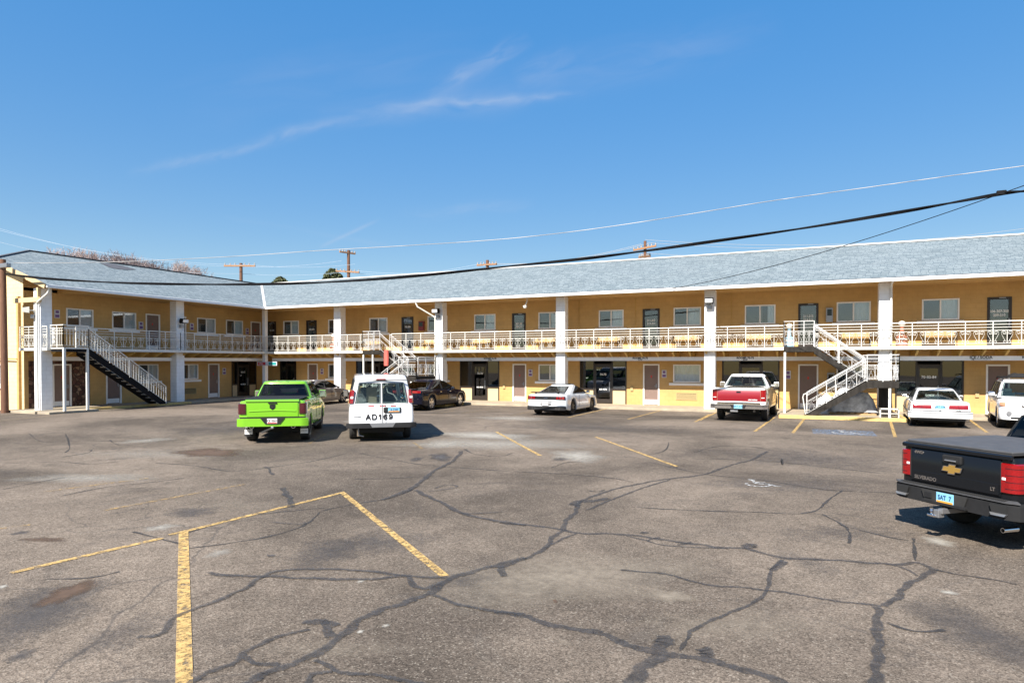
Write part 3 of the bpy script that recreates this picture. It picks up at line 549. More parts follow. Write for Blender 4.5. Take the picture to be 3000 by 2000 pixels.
def storefront(pl,u0,u1,z0,z1,d0,d1,txt=None,kick=True,zk=.86):
    mb=MB();f=.07
    mb.pbox(pl,u0,u1,-.02,.08,z1-f,z1)
    for u in (u0,d0-f,d1,u1-f): mb.pbox(pl,u,u+f,-.02,.08,z0,z1-f)
    mb.pbox(pl,u0+f,d0-f,-.03,.09,zk-.0,zk+.09);mb.pbox(pl,d1+f,u1-f,-.03,.09,zk,zk+.09);mb.pbox(pl,d0,d1,-.01,.07,z1-.30,z1-.22)
    s_=part(mb,'storefront','dark_frame')
    for a_,b_ in ((u0+f,d0-f),(d1+f,u1-f)):
        part(MB().pbox(pl,a_,b_,.02,.028,zk+.09,z1-f),'glass','glass_dark',s_);part(MB().pbox(pl,a_,b_,.0,.05,z0,zk),'kick_panel','cream',s_)
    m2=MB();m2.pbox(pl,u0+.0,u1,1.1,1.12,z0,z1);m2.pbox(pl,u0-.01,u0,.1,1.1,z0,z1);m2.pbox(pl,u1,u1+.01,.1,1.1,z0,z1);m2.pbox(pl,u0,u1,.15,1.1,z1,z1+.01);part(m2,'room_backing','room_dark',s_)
    if d0-u0>.5: curtain(pl,u0+f,d0-f-.02,zk,z1-f,.16,'curtain','tan_curtain',s_)
    g=.09;m3=MB();m3.pbox(pl,d0,d0+g,.0,.06,z0+.02,z1-.30);m3.pbox(pl,d1-g,d1,.0,.06,z0+.02,z1-.30);m3.pbox(pl,d0+g,d1-g,.0,.06,z1-.40,z1-.30);m3.pbox(pl,d0+g,d1-g,.0,.06,z0+.02,z0+.26)
    d_=part(m3,'door','dark_frame',s_);part(MB().pbox(pl,d0+g,d1-g,.02,.028,z0+.26,z1-.40),'glass','glass_dark',s_);part(MB().pbox(pl,d1-g-.03,d1-g+.02,-.06,.0,z0+.7,z0+1.2),'handle','grey_metal',s_)
    if txt:
        text(txt,.16,lambda x,y,z:pl((d0+d1)/2+x,.012-z,z0+1.60+y),'door_lettering','text_white',s_,world=True,extr=.002,bold=.004)
        text('NO PETS',.11,lambda x,y,z:pl((d0+d1)/2+x,.012-z,z0+.78+y),'door_lettering','text_white',s_,world=True,extr=.002,bold=.004)
    return s_
ZU0,ZU1=4.30,5.25;FL=3.10
UW=[(-32.88,-31.5),(-28.96,-27.56),(-25.61,-24.21),(-21.21,-19.81),(-17.95,-16.54),(-13.81,-12.41),(-10.23,-8.84),(-6.17,-4.77),(-2.64,-1.21),(1.49,2.92),(4.96,6.39),(9.1,10.5),(12.6,14)]
UD=[(-34.37,-33.55,('201-202',)),(-30.84,-29.95,('203-204',)),(-23.13,-22.26,('205-206',)),(-15.47,-14.61,('207-208','209-210')),(-7.8,-6.9,('211-212','213-214')),(-.18,.71,('211-212','214-215')),(7.41,8.29,('206-207-208','209-210')),(15,15.9,None)]
LW=[(-28.98,-27.6),(-21.2,-19.8),(-13.8,-12.4),(-6.18,-4.78),(1.5,2.9),(9.1,10.5)]
LD=[(-30.73,-29.87),(-23.13,-22.26),(-15.43,-14.57),(-7.77,-6.9),(-.17,.72),(7.39,8.25)]
SF=[(-33.2,-31.75,-32.6,-31.85,None),(-26.69,-24.0,-25.8,-24.85,'80-82'),(-18.94,-16.3,-18.05,-17.13,'76-78'),(-11.32,-8.67,-10.47,-9.51,'74-75'),(-3.72,-1.01,-2.84,-1.85,'70-72'),(3.93,6.58,4.81,5.7,'70-82-84'),(11.6,14.2,12.5,13.4,None)]
H=[(a,b,ZU0,ZU1) for a,b in UW]+[(a,b,FL,5.24) for a,b,_ in UD]+[(a,b,1.34,2.28) for a,b in LW]+[(a,b,.12,2.30) for a,b in LD]+[(s[0],s[1],.12,2.52) for s in SF]
wall(plM,-34.6,17.5,-.1,6.05,H,'ochre_x')
for k,(a,b) in enumerate(UW): window(plM,a,b,ZU0,ZU1,style=(2 if k==8 else (1 if k in(6,10) else 0)))
for a,b,t in UD: glassdoor(plM,a,b,FL,5.24,t)
for k,(a,b) in enumerate(LW): window(plM,a,b,1.34,2.28,single=(k==3))
for k,(a,b) in enumerate(LD): door(plM,a,b,.12,2.30)
for s in SF: storefront(plM,s[0],s[1],.12,2.52,s[2],s[3],s[4])
# left wing wall
LU=[(21.0,22.4),(23.43,24.83),(28.9,30.29),(31.13,32.53)];LUD=[(25.42,26.33),(27.2,28.1),(33.21,34.12)]
LLW=[(24.95,26.2),(27.6,28.95)];LLD=[(20.31,21.23),(23.06,23.93),(29.7,30.56)];LSF=[(31.56,33.7,32.1,33.0)]
H=[(a,b,4.24,5.19) for a,b in LU]+[(a,b,FL,5.2) for a,b in LUD]+[(a,b,1.34,2.28) for a,b in LLW]+[(a,b,.12,2.30) for a,b in LLD[1:]]+[(31.56,33.7,.12,2.45)]
wall(plL,22.2,34.5,-.1,2.46,[h for h in H if h[2]<2 ],'ochre_y')
wall(plL,19.0,34.5,2.46,6.05,[h for h in H if h[2]>2],'ochre_y');wall(plL,19.2,22.2,-.1,2.46,[(20.31,21.23,.12,2.30)],'stone','stone_wall');wall(plL,19.0,19.2,-.1,2.46,[],'ochre_y')
for k,(a,b) in enumerate(LU): window(plL,a,b,4.24,5.19,style=1 if k==0 else 0)
for a,b in LUD: door(plL,a,b,FL,5.2,hside=-1)
for a,b in LLW: window(plL,a,b,1.34,2.28)
for a,b in LLD: door(plL,a,b,.12,2.30,hside=1)
storefront(plL,31.56,33.7,.12,2.45,32.1,33.0,'60-62')
# end wall of the left wing, sunlight also put into its paler wall colour
GH=[(-40.5,-36.9,4.2,5.3),(-38.2,-36.55,1.35,2.35)]
GW=[(-39.2,-37.15,4.15,5.30),(-37.75,-36.15,1.25,2.30)]
wall(plG,-46,-34.6,-.1,6.05,[(a,b,c,d) for a,b,c,d in GW],'ochre_sunlit')
mb=MB();mb.add([(-47.6,19,6.052),(-34.6,19,6.052),(-34.6,19,6.72),(-37.0,19,7.45),(-43.2,19,7.45),(-47.6,19,6.07)],[(0,1,2,3,4,5)]);part(mb,'gable_wall','ochre_sunlit')
for a,b,c,d in GW: window(plG,a,b,c,d)
part(MB().pbox(plG,-34.95,-34.80,-.12,-.004,.0,5.6),'wall_pipe','ochre_x')
mb=MB();mb.tube([(-34.9,18.86,2.55),(-37.5,18.86,2.6),(-40,18.86,2.62)],.03,6);part(mb,'conduit','joist')
# roof
SL=(8.70-6.0)/(40.1-32.0)
ze,zr=6.0,8.70
def rz_main(y): return ze+(y-31.95)*(zr-ze)/(39.65-31.95)
nm=Vector((0,-(zr-ze),39.65-31.95)).normalized();nl=Vector(((zr-ze),0,40.1-32.02)).normalized()
uvf=lambda co,n:(co.x,co.y*1.07) if abs(n.y)>abs(n.x) else (co.y,co.x*1.06)
YG=18.55
rb=MB()
c0=Vector((-32.02,31.95,ze));c1=Vector((-40.1,39.65,zr))
th=Vector((0,0,-.10))
A=[c0,Vector((18,31.95,ze)),Vector((18,39.65,zr)),c1]
zc=7.50;xh=-32.02-(zc-ze)*(8.08/2.7)
B=[Vector((-32.02,YG,ze)),c0,c1,Vector((-40.1,22.3,zr)),Vector((xh,YG+.05,zc))]
Cc=[Vector((-40.1,22.3,zr)),Vector((xh,YG+.05,zc)),Vector((-80.2-xh,YG+.05,zc))]
D=[Vector((-48.2,YG,ze)),Vector((-48.2,47.3,ze)),c1,Vector((-40.1,22.3,zr)),Vector((-80.2-xh,YG+.05,zc))]
E_=[c1,Vector((18,39.65,zr)),Vector((18,47.3,ze)),Vector((-48.2,47.3,ze))]
for F in (A,B,Cc,D,E_): rb.add(F,[list(range(len(F)))])
roof=part(rb,'roof','shingle',uv=uvf)
# soffit, fascia, gutters
q=MB();q.add([(-34.6,20.58,5.86),(-32.03,20.58,5.86),(-32.03,20.58,5.97),(-34.6,20.58,6.8)],[(0,1,2,3)]);q.add([(-34.6,19,5.9),(-34.6,20.6,5.9),(-34.6,20.6,6.8),(-34.6,19,6.75)],[(0,1,2,3)]);q.add([(-32.06,YG+.04,5.955),(-34.6,YG+.04,6.80),(-34.6,20.6,6.80),(-32.06,20.6,5.955)],[(0,1,2,3)]);part(q,'porch_soffit','ochre_y')
s=MB();s.add([(-32.02,31.97,5.9),(18,31.97,5.9),(18,34.49,5.9),(-34.59,34.49,5.9)],[(0,1,2,3)]);s.add([(-32.04,20.6,5.9),(-32.04,31.97,5.9),(-34.59,34.49,5.9),(-34.59,20.6,5.9)],[(0,1,2,3)]);part(s,'soffit','ochre_x',roof)
s=MB();s.add([(18,31.9,6),(18,47.3,6),(18,39.65,8.7)],[(0,1,2)]);s.add([(18,34.5,-.1),(18,46.5,-.1),(18,46.5,6.2),(18,34.5,6.2)],[(0,1,2,3)]);s.add([(-46,46.5,-.1),(18,46.5,-.1),(18,46.5,6),(-46,46.5,6)],[(0,1,2,3)]);s.add([(-46,19,-.1),(-46,46.5,-.1),(-46,46.5,6),(-46,19,6)],[(0,1,2,3)]);part(s,'rear_wall','ochre_x')
s=MB();s.rbox(-32.0,18,31.88,31.96,5.85,6.0,.02);s.rbox(-32.02,-31.94,YG,31.87,5.85,6.0,.02);part(s,'gutter','white_trim',roof)
s=MB();s.box(-31.95,18,31.955,31.985,6.004,6.03);part(s,'drip_edge','wire_black',roof)
s=MB();s.bar((-32.05,YG-.03,5.93),(xh,YG-.03,zc-.06),.05,.22,up=(0,0,1));s.bar((-48.2,YG-.03,5.93),(-80.2-xh,YG-.03,zc-.06),.05,.22);s.bar((xh,YG-.03,zc-.06),(-80.2-xh,YG-.03,zc-.06),.05,.18);part(s,'rake_board','cream',roof)
s=MB();s.bar(c0+Vector((0,0,.03)),c1+Vector((0,0,.03)),.16,.03);part(s,'valley_flashing','ridge_white',roof)
s=MB();s.bar((-40.1,39.65,8.73),(18,39.65,8.73),.24,.07);part(s,'ridge_cap','ridge_white',roof)
s=MB();s.bar((-40.1,22.3,8.73),(-40.1,39.5,8.73),.22,.05);s.bar((-40.1,22.3,8.73),(xh,YG+.05,zc+.03),.16,.04);part(s,'ridge_cap','roof_dark',roof)
pts=[];
for (x,y) in ((292,770),(330,773),(365,781),(399,790),(372,791),(345,789),(318,783)):
    d=_ray(x,y);n=nl;t=(c0-Vector((0,0,CH))).dot(n)/d.dot(n);pts.append(Vector((0,0,CH))+d*t+n*.02)
s=MB();s.add(pts,[list(range(len(pts)))]);part(s,'bare_patch','roof_dark',roof)
s=MB();s.bar((-34.7,YG+.1,5.35),(-32.6,YG+.1,5.35),.10,.22);s.bar((-32.75,YG+.1,5.2),(-32.75,YG+.1,5.9),.14,.12);part(s,'porch_beam','cream')
# columns
W0=.52;PX=[(-3,.078),(-2,-.107),(-1,-.143),(0,0),(1,-.123)]
cols=[-4.109+k*7.575+o for k,o in PX]+[11.0]
for x in cols: part(MB().rbox(x-W0/2,x+W0/2,32.69,33.21,.12,5.9,.012),'column','white_block')
for y in (18.728,25.98): part(MB().rbox(-33.29,-32.77,y,y+W0,.118,5.9,.012),'column','white_block')
part(MB().rbox(-32.75,-32.5,32.42,32.67,.12,5.9,.012),'column','white_trim')
# beams under the balcony
s=MB();e=[-32.5]+cols
for k in range(len(e)):
    a=e[k]+(W0/2+.002 if k else .0);b=(e[k+1]-W0/2-.002) if k+1<len(e) else 18
    s.box(a,b,33.05,33.205,2.47,2.66)
part(s,'balcony_beam','white_trim')
s=MB();s.box(-33.28,-33.13,18.728+W0+.002,25.978,2.47,2.66);s.box(-33.28,-33.13,25.98+W0+.002,33.3,2.47,2.66);part(s,'balcony_beam','white_trim')
s=MB();x=-32.3
while x<17.8: s.prism([(32.48,2.93),(32.48,2.88),(33.04,2.664),(34.498,2.664),(34.498,2.93)],x,x+.075,lambda a,b_,h:(h,a,b_));x+=.80
y=19.2
while y<32.3: s.prism([(-32.50,2.93),(-32.50,2.88),(-33.1,2.664),(-34.598,2.664),(-34.598,2.93)],y,y+.075,lambda a,b_,h:(a,h,b_));y+=.80
s.bar((-32.55,32.45,2.79),(-34.5,34.4,2.79),.08,.26)
part(s,'balcony_joists','joist')
s=MB();s.add([(-32.4,32.46,2.94),(18,32.46,2.94),(18,34.49,2.94),(-34.59,34.49,2.94)],[(0,1,2,3)]);s.add([(-32.47,18.9,2.94),(-32.4,32.46,2.94),(-34.59,34.49,2.94),(-34.59,18.9,2.94)],[(0,1,2,3)]);part(s,'balcony_soffit','joist')
s=MB();s.box(-32.44,18,32.46,34.498,2.945,3.098);s.box(-34.598,-32.46,18.85,32.47,2.945,3.096);part(s,'balcony_floor','concrete')
s=MB();s.box(-32.40,18,32.40,32.458,2.95,3.09);s.box(-32.458,-32.40,18.79,32.458,2.95,3.09);s.box(-34.6,-32.46,18.79,18.848,2.95,3.09);part(s,'balcony_edge','white_metal')
def arc(cx,cz,r,a0,a1,n): return [(cx+r*math.cos(R(a0+(a1-a0)*k/n)),cz+r*math.sin(R(a0+(a1-a0)*k/n))) for k in range(n+1)]
HALF=[arc(.105,.50,.035,60,-160,4)+arc(.115,.50,.082,200,-40,9)+[(.165,.40),(.045,.15)],arc(.085,.15,.045,180,-90,5)]
def railing(mb,A,B,h=1.0,post=.92,cells=True,rails=(1.0,.865,.745,.62,.09),base=0,k_=1.0,bal=False):
    A=Vector(A);B=Vector(B);L=(Vector((B.x,B.y,0))-Vector((A.x,A.y,0))).length;n=max(1,round(L/post));
    def P(u,v): return A.lerp(B,u/L)+Vector((0,0,base+v*h))
    side=(B-A).cross(Vector((0,0,1))).normalized()
    for v in rails: mb.bar(P(0,v),P(L,v),k_*(.04 if v==1 else .024),k_*(.04 if v==1 else .020))
    for k in range(n+1): u=L*k/n;mb.bar(P(u,0),P(u,1),.03,.03)
    if bal:
        m_=max(2,round(L/.14))
        for k in range(1,m_): u=L*k/m_;mb.bar(P(u,.09),P(u,.865),.018,.018)
        return
    if not cells: return
    m_=n*2;cw=L/m_
    for c in range(m_):
        if c%2: mb.bar(P(c*cw,.09),P(c*cw,.62),.02,.02)
        for pl_ in HALF:
            for sgn in (0,1):
                q=[(u*.46/cw/.46 if not sgn else 1-u/cw,v) for u,v in pl_]
                q=[P(c*cw+u*cw/ .5*.5 if False else c*cw+u*cw,v) for u,v in q]
                for a_,b_ in zip(q,q[1:]): mb.add([a_+side*.009*k_+Vector((0,0,.010*k_)),a_-side*.009*k_+Vector((0,0,.010*k_)),a_-side*.009*k_-Vector((0,0,.010*k_)),a_+side*.009*k_-Vector((0,0,.010*k_)),b_+side*.009*k_+Vector((0,0,.010*k_)),b_-side*.009*k_+Vector((0,0,.010*k_)),b_-side*.009*k_-Vector((0,0,.010*k_)),b_+side*.009*k_-Vector((0,0,.010*k_))],[(0,4,5,1),(1,5,6,2),(2,6,7,3),(3,7,4,0)])
YR=32.425;XR=-32.425
segs=[(-32.4,cols[0]),(cols[0],-23.75),(-22.48,cols[1]),(cols[1],cols[2]),(cols[2],cols[3]),(cols[3],-.76),(.50,cols[4]),(cols[4],cols[5]),(cols[5],18)]
for a,b in segs:
    s=MB();railing(s,(a+.02,YR,3.09),(b-.02,YR,3.09));part(s,'railing','white_metal')
for a,b in ((20.12,25.98),(25.98,32.38)):
    s=MB();railing(s,(XR,a,3.09),(XR,b,3.09));part(s,'railing','white_metal')
s=MB();railing(s,(-34.55,18.82,3.09),(-32.43,18.82,3.09),post=.75);part(s,'railing','white_metal')
for px_ in (1862,1696,2143):
    p_=M(px_,890,34.45);part(MB().tube([(p_.x,34.46,FL),(p_.x,34.46,5.9)],.014,6),'wall_conduit','joist')
# downspouts, wall air conditioners, outlets
def spout(pts,r=.045): part(MB().tube(pts,r,8),'downspout','white_metal')
spout([(-32.05,18.72,5.86),(-32.1,18.66,5.6),(-32.6,18.6,5.3),(-32.86,18.62,5.15),(-32.86,18.62,.2)])
x=cols[1];spout([(x-1.1,31.95,5.85),(x-1.0,32.0,5.6),(x-.35,32.62,5.1),(x-.2,32.64,5.0),(x-.2,32.64,3.12)]);spout([(x-.2,32.64,2.9),(x-.25,32.64,.2)])
x=cols[4];spout([(x+.2,31.95,5.9),(x+.2,32.5,5.8),(x+.2,32.62,5.6),(x+.2,32.62,3.2)]);spout([(x+.2,32.62,2.9),(x+.2,32.62,.2)])
def ac(pl,u0,u1,z0,z1):
    s=MB();s.pbox(pl,u0,u1,-.03,.0,z0,z0+.03);s.pbox(pl,u0,u1,-.03,.0,z1-.03,z1);s.pbox(pl,u0,u0+.03,-.03,0,z0+.03,z1-.03);s.pbox(pl,u1-.03,u1,-.03,0,z0+.03,z1-.03);n=7
    for k in range(n):
        z=z0+.04+(z1-z0-.08)*k/n;s.add([pl(u0+.03,-.028,z),pl(u1-.03,-.028,z),pl(u1-.03,-.006,z+.024),pl(u0+.03,-.006,z+.024)],[(0,1,2,3)])
    g_=part(s,'air_conditioner_grille','ac_grille');part(MB().pbox(pl,u0+.03,u1-.03,-.003,-.001,z0+.03,z1-.03),'backing','room_dark',g_)
for u in (-21.0,-13.5,-6.03,1.6,9.3): ac(plM,u,u+1.07,.42,.80)
ac(plL,25.0,26.0,.42,.80);ac(plL,27.8,28.8,.42,.80)
for u in (-16.05,-1.35+.15,7.0,-8.45): part(MB().pbox(plM,u,u+.14,-.06,-.001,.85,1.08),'outlet_box','ac_grille')
# ---------------------------------------------------------------- outdoor stairs
def W(mb,root,name,mt,**k): return mb.build(name,mt,root,world=True,**k)
def switchback(name,label,xl,post2=False):
    # top landing xl..xl+1.23, upper flight runs down to the right, half landing, lower flight back to the left
    t=thing(name,label,'staircase',(xl+2,31.2,.13));x0,x1=xl,xl+1.23;xm,xe=xl+3.2,xl+4.35;zt,zm=3.09,1.60
    s=MB();s.rbox(x0,x1,31.3,32.39,zt-.24,zt,.01);W(s,t,'landing','stair_concrete')
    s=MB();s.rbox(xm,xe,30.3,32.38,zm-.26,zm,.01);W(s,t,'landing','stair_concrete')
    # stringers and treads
    for ya,yb,(xa,za),(xb,zb) in ((31.32,32.3,(x1,zt),(xm,zm)),(30.32,31.25,(xm,zm),(xl+.95,.13))):
        s=MB()
        for y in (ya,yb-.07):
            dx=1 if xb>xa else -1
            poly=[(xa,za-.02),(xa,za-.30),(xb,zb-.02 if zb<.5 else zb-.26),(xb+dx*(.0),zb+.02 if zb>.5 else zb)]
            if zb<.5: poly=[(xa,za-.02),(xa,za-.30),(xb+.34,.135),(xb-.12,.135)]
            s.prism(poly,y,y+.07,lambda a,b,h:(a,h,b))
        W(s,t,'stringer','stair_concrete')
        s=MB();n=9 if zb>.5 else 9
        for k in range(n):
            u=(k+.5)/n;x=xa+(xb-xa)*u;z=za+(zb-za)*(k+1)/(n+1);s.box(x-.17,x+.17,ya+.072,yb-.072,z-.05,z)
        W(s,t,'treads','stair_concrete')
    for x,y,z in [(x0+.05,31.35,zt-.25),(xl+4.02,30.36,zm-.27)]+([(x0+.72,31.35,zt-.25)] if post2 else []): W(MB().bar((x,y,.12),(x,y,z),.09,.09),t,'post','white_metal')
    W(MB().rbox(xm+.55,xm+1.0,31.2,31.65,.12,zm-.265,.02),t,'pier','stair_concrete')
    def rl(*a,**k):
        s=MB();railing(s,*a,k_=.7,**k);W(s,t,'railing','stair_metal')
    rl((x0,32.36,zt),(x0,31.33,zt),h=1.12);rl((x0,31.33,zt),(x1,31.33,zt),h=1.12,post=.42)
    rl((x1,31.34,zt),(xm,31.34,zm),h=.98,post=.8,rails=(1,.88,.62,.09));rl((x1,32.33,zt),(xm,32.33,zm),h=.98,post=1.0,cells=False,rails=(1,.88,.09))
    rl((xm,30.33,zm),(xe,30.33,zm),h=1.1,post=.55);rl((xe,30.33,zm),(xe,32.36,zm),h=1.1);rl((xm,32.36,zm),(xe,32.36,zm),h=1.1)
    rl((xm,30.34,zm),(xl+.95,30.34,.13),h=.95,post=.75,rails=(1,.88,.62,.09));rl((xm,31.22,zm),(xl+.95,31.22,.13),h=.95,post=1.0,cells=False,rails=(1,.88,.09))
    s=MB();xx=xl+.95;s.tube([(xx,30.34,1.07),(xx-.13,30.34,1.02),(xx-.16,30.34,.9),(xx-.05,30.34,.15)],.022,6);W(s,t,'newel','white_metal')
    return t
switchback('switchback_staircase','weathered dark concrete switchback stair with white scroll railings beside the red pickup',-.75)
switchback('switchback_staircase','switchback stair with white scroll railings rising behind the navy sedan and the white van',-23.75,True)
# left black steel stair
t=thing('steel_staircase','straight black steel stair with white balusters on the left wing beside the stone wall','staircase',(-31.9,22,.1))
xa,xb=-32.40,-31.42;ya,yb=18.95,20.12;zt=3.09
W(MB().rbox(xa,xb,ya,yb,zt-.07,zt,.01),t,'landing','white_metal');W(MB().rbox(xa+.02,xb-.02,ya+.02,yb-.02,zt-.20,zt-.075,.01),t,'landing_frame','black_metal')
for y in (ya+.05,yb-.05): W(MB().bar((xb-.05,y,.1),(xb-.05,y,zt-.07),.10,.10),t,'post','white_metal')
yf=24.25
s=MB()
for x in (xa+.02,xb-.07): s.prism([(yb,zt-.01),(yb,zt-.36),(yf-.32,.14),(yf+.10,.14),(yf+.10,.22)],x,x+.05,lambda a,b,h:(h,a,b))
W(s,t,'stringer','black_metal')
n=15
for k in range(n):
    y=yb+(yf-yb)*(k+.6)/n;z=zt+(.14-zt)*(k+1)/(n+1);W(MB().box(xa+.075,xb-.075,y-.14,y+.14,z-.045,z),t,'tread','tread')
def rl(*a,**k):
    s=MB();railing(s,*a,**k);W(s,t,'railing','white_metal')
rl((xa,ya,zt),(xb,ya,zt),h=1.05,post=.5,bal=True);rl((xb,ya,zt),(xb,yb,zt),h=1.05,post=.6,bal=True)
rl((xb,yb,zt),(xb,yf,.16),h=.92,post=1.1,bal=True);rl((xa,yb,zt),(xa,yf,.16),h=.92,post=1.1,bal=True)
s=MB()
for u in (.22,.30): s.tube([(xa+u,ya-.01,zt+.15+.8*j/12) for j in range(13)],[.012+.035*abs(math.sin(j*1.05)) for j in range(13)],6)
W(s,t,'ornament','white_metal')
# things under the right hand stair
t=thing('tarp_heap','heap of boxes under a grey tarpaulin beneath the right hand switchback stair','tarp',(2.0,31.9,.13))
def lump(nx,ny,fx,hz,seed):
    rr=random.Random(seed);rows=[]
    for j in range(ny+1):
        row=[]
        for i in range(nx+1):
            u,v=i/nx*2-1,j/ny*2-1;e=max(abs(u),abs(v));h=hz*(1-e**5)*(.82+.18*math.sin(u*4+seed)*math.cos(v*3)+.08*rr.random());k=1 if e<.99 else 1.02
            row.append((u*fx[0]*k,v*fx[1]*k,max(h,0.0)))
        rows.append(row)
    return rows
s=MB();s.loft([[(2.0+p[0],31.75+p[1],.26+p[2]) for p in r_] for r_ in lump(22,12,(.95,.40),1.0,3)],cap=False);W(s,t,'cover','tarp',smooth=50)
t=thing('pallet','raw wood pallet lying under the tarpaulin beneath the stair','pallet',(2.0,31.75,.13))
s=MB()
for k in range(3): s.box(1.1,2.9,31.35+k*.37,31.45+k*.37,.131,.20)
for k in range(7): s.box(1.12+k*.26,1.28+k*.26,31.34,32.2,.202,.225)
W(s,t,'boards','wood_raw')
t=thing('rolled_cover','white bundled sheet lying on the lower steps of the right hand stair','sheet',(.9,31.6,.13))
s=MB();s.loft([[(1.0+p[0],31.8+p[1],.14+p[2]) for p in r_] for r_ in lump(16,8,(.45,.28),.85,8)],cap=False);W(s,t,'cover','white_trim',smooth=50)
t=thing('metal_rack','small white metal rack standing at the foot of the half landing post','rack',(3.05,30.2,.13))
s=MB()
for x in (2.95,3.6):
    for y in (30.42,30.72): s.bar((x,y,.13),(x,y,.5),.04)
s.box(2.93,3.62,30.40,30.74,.46,.50);s.box(2.93,3.62,30.40,30.74,.28,.30);W(s,t,'frame','white_metal')
t=tag(MB().rbox(-21.5,-21.0,32.2,32.45,1.75,2.05,.03).build('plant_pot','green_plastic'),'green plastic pot on the stair behind the white van','pot')
# fabric hanging at the centre stair
s=MB();s.loft([[(-22.0+.16*math.cos(a)*(1-.12*abs(j-4)/4),31.22+.10*math.sin(a),3.1-.13*j) for a in [k*6.2832/9 for k in range(9)]] for j in range(8)],close=True);tag(s.build('hanging_cloth','fabric_red',smooth=40),'faded red cloth hanging from the landing of the centre stair','cloth')
# ---------------------------------------------------------------- floodlights
def flood(x,y,z,rz,label,white=False):
    t=thing('floodlight',label,'floodlight',(x,y,z),rz,'floodlights on the columns')
    s=MB();s.bar((0,0,0),(0,-.22,.0),.05);s.rbox(-.07,.07,-.04,.0,-.10,.10,.01);s.build('bracket','black_metal' if not white else 'white_metal',t)
    s=MB();s.prism([(-.20,-.13),(-.42,-.10),(-.45,.10),(-.20,.16)],-.19,.19,lambda a,b,h:(h,a,b));hd=s.build('lamp_head','black_metal' if not white else 'white_metal',t)
    s=MB();s.prism([(-.425,-.09),(-.455,-.09),(-.475,.09),(-.452,.09)],-.17,.17,lambda a,b,h:(h,a,b));s.build('lens','lamp_white',hd)
    s=MB();s.rbox(-.10,.10,-.16,-.02,-.38,-.20,.02);s.build('sensor','grey_metal',t);return t
flood(-32.77,26.24,4.75,R(90),'black floodlight on the inner column of the left wing')
flood(-33.2,18.72,4.85,R(-30),'white twin floodlight on the end column of the left wing',True)
flood(cols[1],32.69,5.35,0,'black floodlight on the white column between the navy sedan and the silver coupe')
flood(cols[3],32.69,5.35,0,'black floodlight on the white column beside the red pickup')
t=thing('ceiling_camera','small white dome camera hanging under the eave left of the third white column','camera',(-13.6,32.3,5.9))
s=MB();s.tube([(0,0,0),(0,0,-.22),(-.12,0,-.45)],.03,6);s.build('arm','white_metal',t);s=MB();s.lathe([(0,-.60),(.07,-.58),(.11,-.5),(.11,-.44),(0,-.43)],12,'z',(-.12,0,0));s.build('dome','white_metal',t,smooth=40)
# ---------------------------------------------------------------- benches and stands on the balcony
b=thing('garden_bench','',"bench",(0,0,FL),0,'wood slat benches on the balcony')
s=MB()
for k in range(4): s.rbox(-.62,.62,-.20+k*.10,-.12+k*.10,.40,.425,.006)
s.build('seat','bench_wood',b)
s=MB()
for k in range(4): s.rbox(-.62,.62,.20+k*.012,.225+k*.012,.47+k*.09,.54+k*.09,.006)
s.build('backrest','bench_wood',b)
for x in (-.60,.60):
    s=MB();s.tube([(x,-.24,0),(x,-.20,.40),(x,.22,.42),(x,.27,.84)],.018,6);s.tube([(x,.28,0),(x,.20,.40)],.018,6);s.tube([(x,-.20,.40),(x,-.22,.60),(x,.22,.62)],.016,6);s.build('leg_frame','black_metal',b)
bx=[(-25.0,'between the second column and the far left stair landing'),(-17.25,'below the window above the navy sedan'),(-13.25,'left of the third column, half behind it'),(-9.55,'below the window over the silver coupe'),(-5.45,'below the window right of the dark door above the coupe'),(-1.95,'below the window above the red pickup'),(2.25,'behind the upper flight of the right hand stair'),(5.55,'below the window above the white sedan'),(-20.6,'left of the second column, by the red cabinet')]
for k,(x,l) in enumerate(bx):
    o=b if k==0 else copy_tree(b)
    o.location=(x,33.85,FL);o['label']='wood slat bench '+l
def stand(x,lab,m1='stand_red'):
    t=thing('ornament_stand',lab,'stand',(x,33.0,FL),0,'ornament stands on the balcony')
    s=MB();s.lathe([(.23,0),(.23,.42),(.19,.46),(.10,.50),(.08,.85),(.10,.88)],10,'z');s.build('body',m1,t,smooth=40);s=MB();s.lathe([(.0,.86),(.11,.90),(.15,.99),(.11,1.08),(0,1.12)],10,'z');s.build('knob','knob_white',t,smooth=50)
    s=MB();s.lathe([(.235,.10),(.235,.16)],10,'z');s.lathe([(.235,.28),(.235,.34)],10,'z');s.build('band','knob_white',t)
stand(-19.6,'brown stand with a round white top just right of the second column');stand(-11.95,'brown stand with a round white top just right of the third column');stand(-.55,'blue grey stand with a round top at the right stair landing','stand_blue');stand(4.0,'brown stand with a round white top right of the last column');stand(-27.3,'brown stand with a round white top right of the first column')
